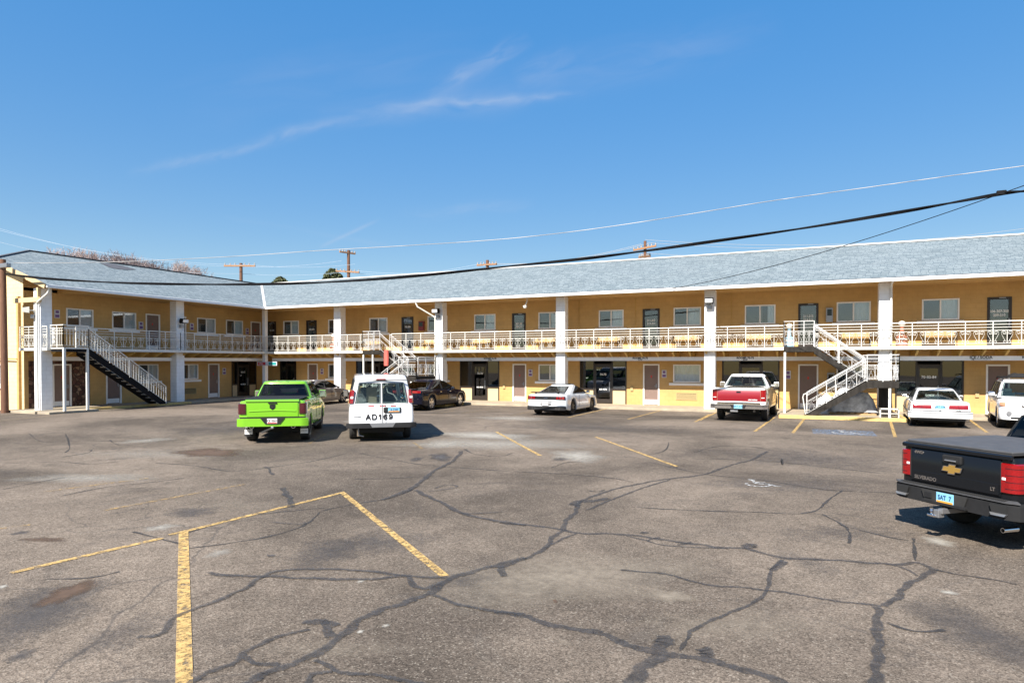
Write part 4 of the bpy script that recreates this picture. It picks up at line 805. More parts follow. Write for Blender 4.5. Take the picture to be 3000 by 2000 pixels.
# ---------------------------------------------------------------- wall signs, cabinets
def rsign(pl,u,z,w_,h_,lab,mt='sign_purple',two=True):
    t=thing('room_sign',lab,'sign',pl(u,0,z),0,'small room signs beside the doors')
    MB().pbox(pl,u-w_/2,u+w_/2,-.035,-.002,z-h_/2,z+h_/2).build('plate','sign_white',t,world=True)
    s=MB();s.pbox(pl,u-w_/2+.03,u+w_/2-.03,-.042,-.036,z-h_/2+.03,z-.03)
    if two: s.pbox(pl,u-w_/2+.05,u+w_/2-.05,-.042,-.036,z+.03,z+h_/2-.04)
    s.build('panel',mt,t,world=True)
for u,l in ((-6.65,'right of the brown door above the coupe bonnet'),(-.62,'left of the brown door under the right hand stair'),(-14.3,'right of the brown door left of the silver coupe'),(-29.5,'right of the brown door behind the grey sedan')): rsign(plM,u,1.78,.24,.40,'small purple and white sign '+l)
for u,z,l in ((20.55,4.85,'left of the first upper window of the left wing'),(25.12,4.5,'beside the upper brown door of the left wing'),(28.5,4.6,'right of the column on the left wing balcony'),(32.9,4.5,'left of the upper door next to the corner post'),(30.95,1.8,'right of the ground floor brown door of the left wing')): rsign(plL,u,z,.26,.42,'small purple and white sign '+l)
def cabinet(u0,u1,z0,z1,name,lab,cat,mt):
    t=thing(name,lab,cat,(u0,34.5,z0));MB().rbox(u0,u1,34.32,34.498,z0,z1,.02).build('case',mt,t,world=True);MB().box(u0+.05,u1-.05,34.31,34.318,z0+(z1-z0)*.45,z1-.08).build('glass','car_glass',t,world=True)
cabinet(-21.79,-21.42,4.35,4.95,'fire_cabinet','dark red fire extinguisher cabinet between a dark door and a window by the second column','cabinet','red_box')
cabinet(1.03,1.33,4.3,5.0,'wall_meter','grey meter box on the balcony wall above the right hand stair','meter','grey_metal')
cabinet(1.1,1.42,1.2,1.9,'wall_box','grey box on the ground floor wall behind the right hand stair','box','grey_metal')
# writing on the balcony beam
def beamtext(x,l1,l2=None,sz=.13,arrow=False):
    t=thing('beam_sign','black lettering %s on the balcony beam'%(l1.title()),'sign',(x,32.86,2.56))
    text(l1,sz,lambda a,b_,c:(x+a,33.045-c,2.60+b_),'lettering','ink',t,world=True,extr=.003,bold=.004)
    if l2: text(l2,sz*.7,lambda a,b_,c:(x+a,33.045-c,2.515+b_),'lettering','ink',t,world=True,extr=.003,bold=.003)
    if arrow: s=MB();s.box(x-.28,x+.35,33.040,33.046,2.505,2.52);s.add([(x-.38,33.04,2.512),(x-.24,33.04,2.54),(x-.24,33.04,2.485)],[(0,1,2)]);s.build('arrow','ink',t,world=True)
beamtext(-16.2,'ROOMS 76-78','79-80');beamtext(-7.6,'ROOMS 74-75','71-73');beamtext(-2.5,'ROOMS 70-72','60-69');beamtext(6.9,'ICE / SODA',None,.16,True);beamtext(8.7,'ROOMS 82-84','85-88')
# hanging shop sign in the corner
t=thing('hanging_sign','small red white and teal sign hanging under the balcony in the corner of the wings','sign',(-32.4,32.4,2.2))
a=M(754,1060,32.2);b2=M(812,1060,32.2);s=MB();s.rbox(a.x,b2.x,32.17,32.21,2.17,2.43,.01);s.build('board','sign_white',t,world=True)
xm_=(a.x+b2.x)/2;MB().box(a.x+.10,xm_-.12,32.160,32.168,2.21,2.39).build('panel','sign_red',t,world=True);MB().box(xm_+.16,b2.x-.06,32.160,32.168,2.21,2.39).build('panel','sign_teal',t,world=True)
text('OPEN',.13,lambda x,y,z:(a.x+.36+x,32.155-z,2.30+y),'lettering','text_white',t,world=True,extr=.002)
# ---------------------------------------------------------------- utility poles
def pole(name,lab,x,y,h,r=.16,arms=((10.6,1.3,0,0),),mt='pole_wood',lean=(0,0)):
    t=thing(name,lab,'utility pole',(x,y,0))
    MB().tube([(0,0,0),(lean[0]*.5,lean[1]*.5,h*.5),(lean[0],lean[1],h)],[r*1.15,r,r*.8],12).build('shaft',mt,t,smooth=40)
    for z,hl,az,tilt in arms:
        dx,dy=math.cos(R(az))*hl,math.sin(R(az))*hl;k=z/h;cx,cy=lean[0]*k,lean[1]*k
        MB().bar((cx-dx,cy-dy-.14,z-tilt),(cx+dx,cy+dy-.14,z+tilt),.13,.13).build('crossarm','pole_wood_pale',t)
        for q in (-.95,-.6,-.3,.3,.6,.95):
            MB().lathe([(0,0),(.05,0),(.07,.06),(.04,.11),(.07,.15),(.0,.20)],8,'z',(cx+dx*q,cy+dy*q-.14,z+tilt*q+.06)).build('insulator','wire_white',t,smooth=40)
    return t
def toppole(px,py,z,name,lab,**k):
    d=_ray(px,py);t_=(z-CH)/d.z;return pole(name,lab,d.x*t_,d.y*t_,z,**k)
pa=toppole(706,771,11,'utility_pole','utility pole with one crossarm seen over the corner of the roofs',arms=((10.75,1.35,25,0),))
pb=toppole(1021,733,12.5,'utility_pole','tallest wooden utility pole with two crossarms behind the roof',arms=((12.25,.8,70,0.0),(10.55,1.15,10,-.1)))
pc=toppole(1428,762,11,'utility_pole','utility pole whose crossarm just clears the roof ridge',arms=((10.6,1.3,-25,-.1),))
pd=toppole(1890,706,11.5,'utility_pole','utility pole with short arm behind the right part of the roof',r=.13,arms=((10.95,.85,5,.12),(10.3,.6,60,.1)))
np_=thing('utility_pole','reddish brown wooden utility pole leaning at the left edge of the picture','utility pole',(-34.69,18.4,0))
np_.location=(-34.4,18.05,0)
tp=M(8,760,18.05)
MB().tube([(0,0,0),((tp.x+34.4)*.5,0,tp.z*.5),(tp.x+34.4,0,tp.z)],[.16,.145,.125],14).build('shaft','pole_wood',np_,smooth=40)
s=MB();s.rbox(tp.x+34.4+.15,tp.x+34.4+.85,-.3,-.1,tp.z-.45,tp.z-.25,.02);s.bar((tp.x+34.4,-.2,tp.z-.35),(tp.x+34.4+.9,-.2,tp.z-.32),.05);s.build('bracket','grey_metal',np_)
MB().rbox(tp.x+34.4-.16,tp.x+34.4-.02,-.34,-.12,tp.z-1.35,tp.z-1.1,.03).build('clamp','black_metal',np_)
# ---------------------------------------------------------------- cables: real spans between their two ends
def onplane(px,A,B):
    # ray through the pixel cut with the vertical plane through A and B
    d=_ray(*px);n=Vector((B.y-A.y,-(B.x-A.x),0));o=Vector((0,0,CH));t=(A-o).dot(n)/d.dot(n);return o+d*t
A=M(18,802,18.0);c0_=G(3000,1300);dd=_ray(3000,563);tq=19/ (dd.dot(Vector((-math.sin(CYAW),math.cos(CYAW),0))));Bq=Vector((0,0,CH))+dd*tq
def cable(name,lab,pix,r,mt,P0=None,P1=None,ext=1,n=6,twist=0):
    P0=P0 or A;P1=P1 or Bq
    pts=[onplane(p,P0,P1) for p in pix]
    if ext:
        d_=pts[-1]-pts[-2]
        for k in range(6): pts.append(pts[-1]+d_)
    P=catmull([tuple(p) for p in pts],10)
    s=MB()
    if twist:
        for ph in range(twist):
            q=[];
            for i,p in enumerate(P): a_=i*.16+ph*6.2832/twist;q.append((p[0],p[1]+math.cos(a_)*r*.8,p[2]+math.sin(a_)*r*.8))
            s.tube(q,r,n)
    else: s.tube(P,r,n)
    return tag(s.build(name,mt,smooth=60),lab,'cable')
cable('power_cable','thick black cable bundle sagging across the front of the building',[(18,802),(125,815),(300,826),(450,831),(620,833),(780,832),(950,827),(1200,810),(1500,779),(1700,759),(1875,737),(2076,709),(2363,667),(2640,621),(2800,592),(2938,567),(3000,560)],.030,'wire_black',twist=2)
cable('power_cable','white twisted cable strung above the black cable',[(40,770),(166,770),(300,768),(446,763),(700,750),(950,733),(1200,719),(1500,698),(1800,662),(2219,595),(2363,574),(2600,541),(2800,513),(3000,486)],.011,'wire_white')
j0=onplane((2934,567),A,Bq);ev=M(1965,846,31.9)
P=[]
for k in range(25):
    u=k/24;p=j0.lerp(ev,u);p.z-=.55*4*u*(1-u)*.5;P.append(tuple(p))
e=j0+(Vector(P[0])-Vector(P[1])).normalized()*8;P=[tuple(e)]+P
tag(MB().tube(P,.013,5).build('service_drop','wire_black',smooth=60),'thin dark wire running from the cable bundle down to the roof edge','cable')
s=MB();s.rbox(j0.x-.12,j0.x+.12,j0.y-.05,j0.y+.05,j0.z-.04,j0.z+.09,.02);tag(s.build('cable_clamp','black_metal'),'small black clamp on the cable bundle at the right','clamp')
def far(name,lab,p,q,sag,r,mt='wire_far'):
    p,q=Vector(p),Vector(q);P=[]
    for k in range(21):
        u=k/20;a_=p.lerp(q,u);a_.z-=sag*4*u*(1-u);P.append(tuple(a_))
    return tag(MB().tube(P,r,4).build(name,mt,smooth=60),lab,'cable','thin wires between the far poles')
def dep(px,py,d):
    v=_ray(px,py);return Vector((0,0,CH))+v*d
pal,pbl,pcl,pdl=[o.location for o in (pa,pb,pc,pd)]
W3=('upper','middle','lowest')
for k,(dy,z) in enumerate(((-1.1,10.8),(1.0,10.8),(0,10.1))):
    far('far_wire',W3[k]+' of three thin wires from the left sky edge to the first far pole',dep(-120,(632,641,676)[k],(52,52,50)[k]),(pal.x+dy,pal.y,z),.9,.014)
    far('far_wire',W3[k]+' of three thin wires joining the two poles over the roof corner',(pal.x+dy,pal.y,z),(pbl.x+dy*.7,pbl.y,(11.6,11.2,10.6)[k]),.25,.014)
for k,dy in enumerate((-1,.9)): far('far_wire',('nearer','farther')[k]+' thin wire between the tallest pole and the pole at the ridge',(pbl.x+dy,pbl.y,10.6),(pcl.x+dy,pcl.y,10.7),.5,.013)
for k,dy in enumerate((-.6,.5)):far('far_wire',('nearer','farther')[k]+' thin pale wire between the two right hand poles',(pcl.x+dy,pcl.y,10.7),(pdl.x+dy*.5,pdl.y,11.3),.5,.013,'wire_white')
for k,(z,py) in enumerate(((11.6,655),(11.4,668),(10.6,690))): far('far_wire',W3[k]+' of three thin pale wires above the right part of the roof',(pdl.x,pdl.y,z),dep(3100,py,48),.9,.013,'wire_white')
# ---------------------------------------------------------------- trees
def baretree(seed,h,sp):
    rr=random.Random(seed);tr=MB();tw=MB();cz=h*.66;rz_=h*.335;rx=h*.30
    tr.tube([(0,0,0),(.1,0,h*.3),(.0,.1,h*.5)],[h*.022,h*.018,h*.013],7)
    def twig(p,d,l,r):
        u=d.orthogonal().normalized()*r;w_=d.cross(u);q=p+d*l;tw.add([p+u,p-u*.5+w_*.8,p-u*.5-w_*.8,q],[(0,1,3),(1,2,3),(2,0,3)]);return q
    lob=[(rr.uniform(-.55,.55)*rx,rr.uniform(-.55,.55)*rx,cz+rr.uniform(-.25,.45)*rz_,rr.uniform(.45,.62)) for _ in range(9)]
    for k in range(560):
        lx,ly,lz,ls=rr.choice(lob);a_=rr.uniform(0,6.28);el=rr.uniform(-.6,1.5);q=rr.random()**.4
        c=Vector((lx+rx*ls*q*math.cos(a_)*math.cos(el),ly+rx*ls*q*math.sin(a_)*math.cos(el),lz+rz_*ls*q*math.sin(el)))
        if k<70: b0=Vector((0,0,h*rr.uniform(.28,.5)));m_=b0.lerp(c,.5)+Vector((0,0,h*.05));tr.tube([b0,m_,c],[h*.010,h*.006,h*.003],5,caps=False)
        st=c-Vector((lx*.3,ly*.3,h*.09));d0=(c-st).normalized();q=twig(st,d0,(c-st).length,.035)
        for j in range(11):
            d=((c-Vector((0,0,cz-rz_*.8))).normalized()*.7+Vector((rr.uniform(-1,1),rr.uniform(-1,1),rr.uniform(-.5,1)))*.75).normalized()
            p=st.lerp(c,rr.uniform(.3,1));e=twig(p,d,rr.uniform(.35,.8)*h/12,.022)
            for _ in range(2): twig(p.lerp(e,.6),(d+Vector((rr.uniform(-1,1),rr.uniform(-1,1),rr.uniform(-1,1)))*.7).normalized(),rr.uniform(.25,.5)*h/12,.016)
    return tr,tw
protos=[]
for seed,h in ((3,12),(8,12)):
    tr,tw=baretree(seed,h,1.0);t=thing('bare_tree','','tree',(0,0,0),0,'bare trees behind the left wing');tr.build('trunk','bark',t);tw.build('crown','twig',t);protos.append(t)
trees=[(175,716,75,0,'leftmost bare tree, rising highest over the left ridge'),(235,728,84,1,'bare tree low behind the ridge, second from the left'),(290,737,76,1,'thin bare tree over the dark patch on the roof'),(345,745,82,0,'low bare tree between two taller crowns over the left roof'),(395,736,76,0,'broad pinkish bare tree over the left roof'),(440,737,78,1,'broad bare tree right of the broad pinkish one'),(490,752,80,0,'small bare tree where the left ridge slopes down'),(545,768,84,1,'rightmost low bare tree, barely above the ridge')]
used=set()
for px,py,d,k,l in trees:
    o=protos[k]
    if k in used: o=copy_tree(protos[k])
    used.add(k);v=_ray(px,py);p=Vector((0,0,CH))+v*d
    htop=max(vv.co.z for ch in protos[k].children for vv in ch.data.vertices) if len(used)<99 else 12
    o.location=(p.x,p.y,0);sc_=p.z/htop*1.01;o.scale=(sc_*1.05,sc_*1.05,sc_);o.rotation_euler=(0,0,px*.7);o['label']=l
def evergreen(px,py,d,wm,lab,seed):
    v=_ray(px,py);p=Vector((0,0,CH))+v*d;h=p.z;t=thing('evergreen_tree',lab,'tree',(p.x,p.y,0));rr=random.Random(seed)
    MB().tube([(0,0,0),(0,0,h*.9)],[.25,.08],8).build('trunk','bark',t);s=MB()
    lead=[(0,0,1.0,1.0)]+[(math.cos(k*1.26+seed)*wm*.38,math.sin(k*1.26+seed)*wm*.38,rr.uniform(.88,.97),.62) for k in range(5)]
    for k in range(9000):
        cx,cy,hh,ws=rr.choice(lead);zz=rr.random()**.7;z=h*(.5+.5*zz)*hh;rad=(1-zz**2.2)**.5*wm*ws;a_=rr.uniform(0,6.28);q=rad*rr.uniform(.35,1)**.5
        if math.sin(a_*4+cx*7+z*2.3)+math.sin(z*5+a_)>1.35: continue
        c=Vector((cx+q*math.cos(a_),cy+q*math.sin(a_),z));n=Vector((rr.uniform(-1,1),rr.uniform(-1,1),rr.uniform(-.2,1))).normalized();u=n.orthogonal().normalized()*rr.uniform(.07,.16);w_=n.cross(u)*1.5
        s.add([c-u,c+w_,c+u,c-w_],[(0,1,2,3)])
    s.build('crown','ever_leaf',t)
evergreen(975,788,74,1.9,'rounded evergreen tree top left of the tallest utility pole',2)
evergreen(822,812,76,2.0,'small dark evergreen top just above the roof corner',5)
# ---------------------------------------------------------------- vehicles (local: rear at y=0, front towards +y)
def interp(tab,y):
    if y<=tab[0][0]: return tab[0][1]
    for (a,b),(c,d) in zip(tab,tab[1:]):
        if y<=c:
            t=(y-a)/(c-a);t=t*t*(3-2*t) if False else t;return b+(d-b)*t
    return tab[-1][1]
class Car:
    def __init__(s,name,label,x,y,h,sc,L,Wd,paint,top,sh,zb,arch,rc=(.16,.10),fc=(.30,.30),lean=None,flat=False,tuck=.05,frlean=None):
        s.t=thing(name,label,'car',(x,y,0),R(h));s.t.scale=(sc,sc,sc);s.L=L;s.W=Wd/2;s.paint=paint;s.top=top;s.sh=sh;s.rc=rc;s.fc=fc;s.lean=lean or (lambda z:0);s.fl=frlean or (lambda z:0)
        W_=s.W;ys={0,.02,.05,.1,.2,.35,L,L-.02,L-.06,L-.14,L-.3,L-.5}|{y for y,_ in top}|{y for y,_ in sh}
        k=0
        while k<L: ys.add(round(k,2));k+=.3
        for yc,r,zc in arch:
            for a in range(0,181,15): ys.add(round(yc+r*math.cos(R(a)),4))
            ys|={yc-r-.004,yc+r+.004}
        ys=sorted(y for y in ys if 0<=y<=L);ys=[y for i,y in enumerate(ys) if i==0 or y-ys[i-1]>.003]
        def wy(y):
            w_=W_
            if y<rc[1]: w_=W_-rc[0]+rc[0]*math.sqrt(max(0,1-((rc[1]-y)/rc[1])**2))
            if L-y<fc[1]: w_=W_-fc[0]+fc[0]*math.sqrt(max(0,1-((fc[1]-(L-y))/fc[1])**2))
            return w_
        rows=[]
        for y in ys:
            b=interp(zb,y) if isinstance(zb,list) else zb
            for yc,r,zc in arch:
                if abs(y-yc)<r: b=max(b,zc+math.sqrt(r*r-(y-yc)**2))
            w_=wy(y);zs_=interp(sh,y);zt=interp(top,y);b=min(b,zs_-.12)
            H=[(w_-.20,b),(w_-.025,b),(w_-.004,b+.03),(w_,b+(zs_-b)*.35),(w_-.004,b+(zs_-b)*.6),(w_-.03,zs_-.05),(w_-.06,zs_)]
            if flat: H+=[(w_-.10,zs_+.005),(w_-.14,zt),(w_*.5,zt),(0,zt)]
            else: H+=[(w_-.13,zs_+(zt-zs_)*.35),(w_-.25,zs_+(zt-zs_)*.72),(w_*.5,zs_+(zt-zs_)*.93),(0,zt)]
            pts=H+[(-a,c) for a,c in reversed(H[:-1])]
            f=max(0,1-y/.45);g_=max(0,1-(L-y)/.6)
            rows.append([(a,y+s.lean(c)*f-s.fl(c)*g_,c) for a,c in pts])
        mb=MB();mb.loft(rows);s.body=mb.build('body',paint,s.t,smooth=38)
        s.zb=zb
    def yr(s,x,z):
        a=abs(x);w0=s.W-s.rc[0]
        y=0 if a<w0 else s.rc[1]*(1-math.sqrt(max(0,1-((a-w0)/s.rc[0])**2)))
        return y+s.lean(z)*max(0,1-y/.45)
    def patch(s,name,mt,x0,x1,z0,z1,out=.01,wrap=0,par=None,n=8,front=False,th=.03,z0b=None,z1b=None):
        # curved slab lying on the rear (or the front) of the body; wrap: how far it continues along the side
        W_=s.W;pth=[]
        for i in range(n+1):
            x=x0+(x1-x0)*i/n;pth.append((x,None))
        sg=1 if x1>0 else -1
        rows=[]
        def P(x,z,o):
            a=min(abs(x),W_-.0005);rc=s.fc if front else s.rc;w0=W_-rc[0];y=0 if a<w0 else rc[1]*(1-math.sqrt(max(0,1-((a-w0)/rc[0])**2)))
            nx=0 if a<w0 else (a-w0)/rc[0];ny=math.sqrt(max(0,1-nx*nx));le=(s.fl(z) if front else s.lean(z))*max(0,1-y/(.6 if front else .45))
            X=(abs(x)+nx*o)*(1 if x>0 else -1);Y=y-ny*o+le
            return (X,s.L-Y if front else Y,z)
        for i,(x,_) in enumerate(pth):
            u=i/n;zz0=z0 if z0b is None else z0+(z0b-z0)*u;zz1=z1 if z1b is None else z1+(z1b-z1)*u;zm=(zz0+zz1)/2
            rows.append([P(x,zz0,-th),P(x,zz0,out*.4),P(x,zz0+.012,out),P(x,zm,out),P(x,zz1-.012,out),P(x,zz1,out*.4),P(x,zz1,-th)])
        if wrap:
            ys=[.02,.5*wrap,wrap];rc=s.fc if front else s.rc
            for yy in ys:
                Y=rc[1]+yy*1.0;X=sg*(W_+out)
                rows.append([(sg*(W_-th),s.L-Y if front else Y,zz0+.0),(sg*(W_+out*.4),s.L-Y if front else Y,zz0)]+[(X,s.L-Y if front else Y,z) for z in (zz0+.012,zm,zz1-.012)]+[(sg*(W_+out*.4),s.L-Y if front else Y,zz1),(sg*(W_-th),s.L-Y if front else Y,zz1)])
        mb=MB();mb.loft(rows,close=True);return mb.build(name,mt,par or s.t,smooth=45)
    def wheels(s,yr,yf,r,tw,rim,mt='alloy',spokes=5,style=0,inset=.02):
        sx=s.W-tw/2-inset
        for nm,x,y in (('r',-sx,yr),('r',sx,yr),('f',-sx,yf),('f',sx,yf)):
            sg=1 if x>0 else -1
            hub=MB().lathe([(0,-.04),(rim*.55,-.04),(rim*.55,.02),(0,.02)],16,'x').build('wheel','dark_alloy',s.t)
            hub.location=(x,y,r)
            h=tw/2;MB().lathe([(rim-.02,-h*.8),(rim+.02,-h*.96),(r-.05,-h),(r-.012,-h*.85),(r,-h*.6),(r,-h*.2),(r-.012,-h*.15),(r,-h*.1),(r,h*.6),(r-.012,h*.85),(r-.05,h),(rim+.02,h*.96),(rim-.02,h*.8)],30,'x').build('tyre','rubber',hub,smooth=50)
            m_=MB();m_.lathe([(rim-.02,-h*.7),(rim,h*.85*1),(rim-.02,h*.92),(rim-.035,h*.85),(rim-.05,-h*.5)],30,'x',(0,0,0)) if sg>0 else m_.lathe([(rim-.02,h*.7),(rim,-h*.85),(rim-.02,-h*.92),(rim-.035,-h*.85),(rim-.05,h*.5)],30,'x')
            for k in range(spokes):
                a=6.2832*k/spokes+.3
                for da in ((0,) if style==0 else (-.14,.14)):
                    c,si=math.cos(a+da),math.sin(a+da);c2,s2=math.cos(a+da*1.6),math.sin(a+da*1.6)
                    m_.bar((sg*h*.78,c*.04,si*.04),(sg*h*.70,c2*(rim-.03),s2*(rim-.03)),.030 if style==0 and spokes>6 else .055,.03,up=(1,0,0))
            m_.lathe([(0,sg*h*.85),(.055,sg*h*.84),(.065,sg*h*.70)],12,'x')
            m_.build('rim',mt,hub,smooth=40)
    def under(s,y0,y1,z0=.22,z1=.6,w_=None):
        w_=w_ or s.W-.30;MB().rbox(-w_,w_,y0,y1,z0,z1,.03).build('underbody','under',s.t)
    def green(s,yb,ytop,wb,wt,zb,zt,glass='car_glass',side=((.06,.48),(.52,.94)),paint=None,bow=.06,crown=.045,rg=(.10,.88),rw=.90,fw=.92,sg_=(.09,.89),rearsplit=None,tb=None,mr=(.22,.16),us=(-.86,-.5,0,.5,.86),keep=(),cutside=True,heads='under',seats=((.62,(-.42,.42)),)):
        # greenhouse with real window openings; yb/ytop = (rear, front) y at the belt and at the roof
        def ring(t):
            y0=yb[0]+(ytop[0]-yb[0])*t;y1=yb[1]+(ytop[1]-yb[1])*t;w_=wb+(wt-wb)*(t**1.15);z=zb+(zt-zb)*t;c=.09+.05*t
            R_=[(u*w_,y0+bow*u*u,z) for u in us]+[(w_*.97,y0+bow+c*.5,z),(w_,y0+bow+c*1.6,z)]+[(w_,y0+(y1-y0)*k,z) for k in (.35,.5,.65)]+[(w_,y1-bow*1.5-c*1.6,z),(w_*.97,y1-bow*1.5-c*.5,z)]
            R_+=[(u*w_,y1-bow*1.5*u*u,z) for u in (.86,.5,0,-.5,-.86)]+[(-w_*.97,y1-bow*1.5-c*.5,z),(-w_,y1-bow*1.5-c*1.6,z)]+[(-w_,y0+(y1-y0)*k,z) for k in (.65,.5,.35)]+[(-w_,y0+bow+c*1.6,z),(-w_*.97,y0+bow+c*.5,z)]
            return R_
        g0,g1=rg[0]+.02,rg[1]-.02
        rows=[ring(t) for t in (0,g0,.5,g1,.96,1.0)];n=len(rows[0])
        cut=[k for k in (0,1,2,3) if k not in keep]+[12,13,14,15]+([6,7,8,9,18,19,20,21] if cutside else [])
        yc=(ytop[0]+ytop[1])/2
        for k,(f,dz) in enumerate(((.965,.55),(.85,.9),(.5,1.0))): rows.append([(x*f,yc+(y-yc)*(1-(1-f)*.55),zt+crown*dz) for x,y,z in ring(1)])
        mb=MB();mb.loft(rows,close=True,cap=True)
        bad={(i*n+k) for i in (1,2) for k in cut};mb.f=[f for q,f in enumerate(mb.f) if q not in bad and q!=(len(rows)-1)*n]
        cab=mb.build('cab',paint or s.paint,s.t,smooth=42)
        MB().rbox(-wb+.05,wb-.05,yb[0]+.10,yb[1]-.12,zb-.03,zb+.02,.01).build('cabin_floor','cabin',cab)
        for fy,xs_ in seats:
            y=yb[0]+(yb[1]-yb[0])*fy-.35
            for x in xs_: MB().rbox(x-.22,x+.22,y-.06,y+.08,zb+.0,zb+(zt-zb)*.22,.05).rbox(x-.13,x+.13,y-.05,y+.04,zb+(zt-zb)*.20,zb+(zt-zb)*.48,.05).build('seat',heads if heads!='under' else 'cabin_seat',cab,smooth=50)
        def gp(u,t,fr,off):
            if fr: y=yb[1]+(ytop[1]-yb[1])*t;w_=wb+(wt-wb)*(t**1.15);return (u*w_,y-bow*1.5*u*u+off,zb+(zt-zb)*t)
            y=yb[0]+(ytop[0]-yb[0])*t;w_=wb+(wt-wb)*(t**1.15);return (u*w_,y+bow*u*u-off,zb+(zt-zb)*t)
        def rim(rs):
            P=rs[0]+[r_[-1] for r_ in rs[1:]]+rs[-1][::-1][1:]+[r_[0] for r_ in rs[::-1][1:]];MB().tube(P,.011,5,caps=False).build('window_seal','black_plastic',cab,smooth=60)
        def sheet(fr,u0,u1,t0,t1,name):
            rs=[[gp(u0+(u1-u0)*j/10,t0+(t1-t0)*k/6,fr,.008) for j in range(11)] for k in range(7)]
            m_=MB();m_.loft(rs,cap=False);rim(rs);return m_.build(name,glass,cab,smooth=60)
        if rearsplit:
            for a,b_ in rearsplit: sheet(False,a,b_,rg[0],rg[1],'rear_window')
        else: sheet(False,-rw,rw,rg[0],rg[1],'rear_window')
        sheet(True,-fw,fw,.06,.93,'windshield')
        for sd in (-1,1):
            pe=None
            for q_,(a,b_) in enumerate(side):
                rs=[];ps=[];bs=[]
                for k in range(7):
                    t=sg_[0]+(sg_[1]-sg_[0])*k/6;y0=yb[0]+(ytop[0]-yb[0])*t+mr[0];y1=yb[1]+(ytop[1]-yb[1])*t-mr[1];w_=wb+(wt-wb)*(t**1.15)
                    ya,yb_=y0+(y1-y0)*a,y0+(y1-y0)*b_
                    if tb and a<.05 and k: ya+=tb*(k/6)**2
                    rs.append([(sd*(w_+.010),ya+(yb_-ya)*j/8,zb+(zt-zb)*t) for j in range(9)]);ps.append([(sd*(w_+.004),ya+(yb_-ya)*j/8,zb+(zt-zb)*t) for j in range(9)])
                    if q_ and cutside: yp=y0+(y1-y0)*side[q_-1][1];bs.append([(sd*(w_+.008),yp-.015,zb+(zt-zb)*t),(sd*(w_+.008),ya+.015,zb+(zt-zb)*t)])
                m_=MB();m_.loft(rs,cap=False);m_.build('side_window',glass,cab,smooth=60);rim(rs)
                if not cutside: q=MB();q.loft(ps,cap=False);q.build('window_backing','cabin',cab,smooth=60)
                if bs: q=MB();q.loft(bs,cap=False);q.build('door_pillar','black_plastic',cab)
        s.cab=cab;return cab
    def mirror(s,y,z,w0,mt=None,size=(.20,.16),out=.22):
        for sd in (-1,1):
            m_=MB();m_.rbox(sd*(w0+out/2)-size[0]/2,sd*(w0+out/2)+size[0]/2,y-.05,y+.06,z-size[1]/2,z+size[1]/2,.03);m_.bar((sd*(w0-.04),y+.02,z-.03),(sd*(w0+out/2),y+.02,z-.03),.05);o=m_.build('mirror',mt or s.paint,s.t,smooth=50)
            MB().rbox(sd*(w0+out/2)-size[0]/2+.015,sd*(w0+out/2)+size[0]/2-.015,y-.056,y-.045,z-size[1]/2+.015,z+size[1]/2-.015,.004).build('mirror_glass','chrome',o)
    def plate(s,x,z,out=.03,mt='plate_blue',txt='SAT 7',w_=.31,h_=.155,band='plate_orange',ink='ink_blue',y=None,front=False):
        y=(s.yr(x,z) if y is None else y)-out
        p=MB().rbox(x-w_/2,x+w_/2,y-.006,y+.006,z-h_/2,z+h_/2,.004).build('licence_plate',mt,s.t)
        if band: MB().box(x-w_/2+.01,x+w_/2-.01,y-.0085,y-.007,z-h_/2+.008,z-h_/2+.035).build('band',band,p)
        if txt: text(txt,.095,lambda a,b_,c:(x+a,y-.010-c,z+.005+b_),'lettering',ink,p,extr=.001,bold=.002,xs=.9)
    def seams(s,ys,z0,z1,mt='wire_black',w_=.012):
        for y in ys:
            m_=MB()
            for sd in (-1,1): m_.box(sd*(s.W+.002)-.003,sd*(s.W+.002)+.003,y-w_/2,y+w_/2,z0,z1)
            m_.build('door_seam',mt,s.t)
def tube_end(car,x,z,r,y0,y1,name='exhaust'):
    o=MB().lathe([(r*.8,y1),(r,y1),(r,y0),(r*.82,y0),(r*.8,y0+.12)],16,'y',(x,0,z)).build(name,'chrome',car.t,smooth=40);MB().lathe([(0,y0+.10),(r*.8,y0+.10)],16,'y',(x,0,z)).build('bore','under',o)
# ---- lime green pickup
def pickup(name,label,x,y,h,sc,paint,L=5.85,W_=2.02,bed=1.95,rail=1.40,cabz=1.92,arch=((1.18,.47,.40),(4.72,.47,.40)),zb=.50,cabtop=(.72,.70),cw=.93,hood=1.25,cablen=1.75,leanf=None,wr=.41,paint2=None,crew=True,glass='car_glass',heads='under'):
    c=Car(name,label,x,y,h,sc,L,W_,paint,[(0,rail),(bed,rail),(bed+.01,rail-.02),(bed+cablen+.45,rail-.03),(L-.9,hood),(L-.1,hood-.12),(L,hood-.2)],[(0,rail-.04),(bed+cablen+.4,rail-.07),(L-.9,hood-.10),(L,hood-.28)],[(0,zb+.12),(.3,zb),(L,zb-.08)],arch,rc=(.10,.07),fc=(.35,.30),flat=False,lean=leanf)
    c.green((bed+.06,bed+cablen+1.05),(bed+.26,bed+cablen+.30),cw,cabtop[0],rail-.04,cabz-.045,paint=paint2,glass=glass,side=((.03,.42),(.46,.97)),crown=.05,mr=(.20,.16),heads=heads)
    c.under(.75,L-.4,.30,.85)
    return c
ram=pickup('pickup_truck','bright lime green pickup truck seen from behind with its tailgate closed',-14.10,14.35,34.5,.93,'paint_lime',cablen=1.65,leanf=lambda z:.0 if z<.85 else -.02*math.sin((z-.85)*5))
c=ram
c.wheels(1.18,4.72,.41,.30,.26,'dark_alloy',6)
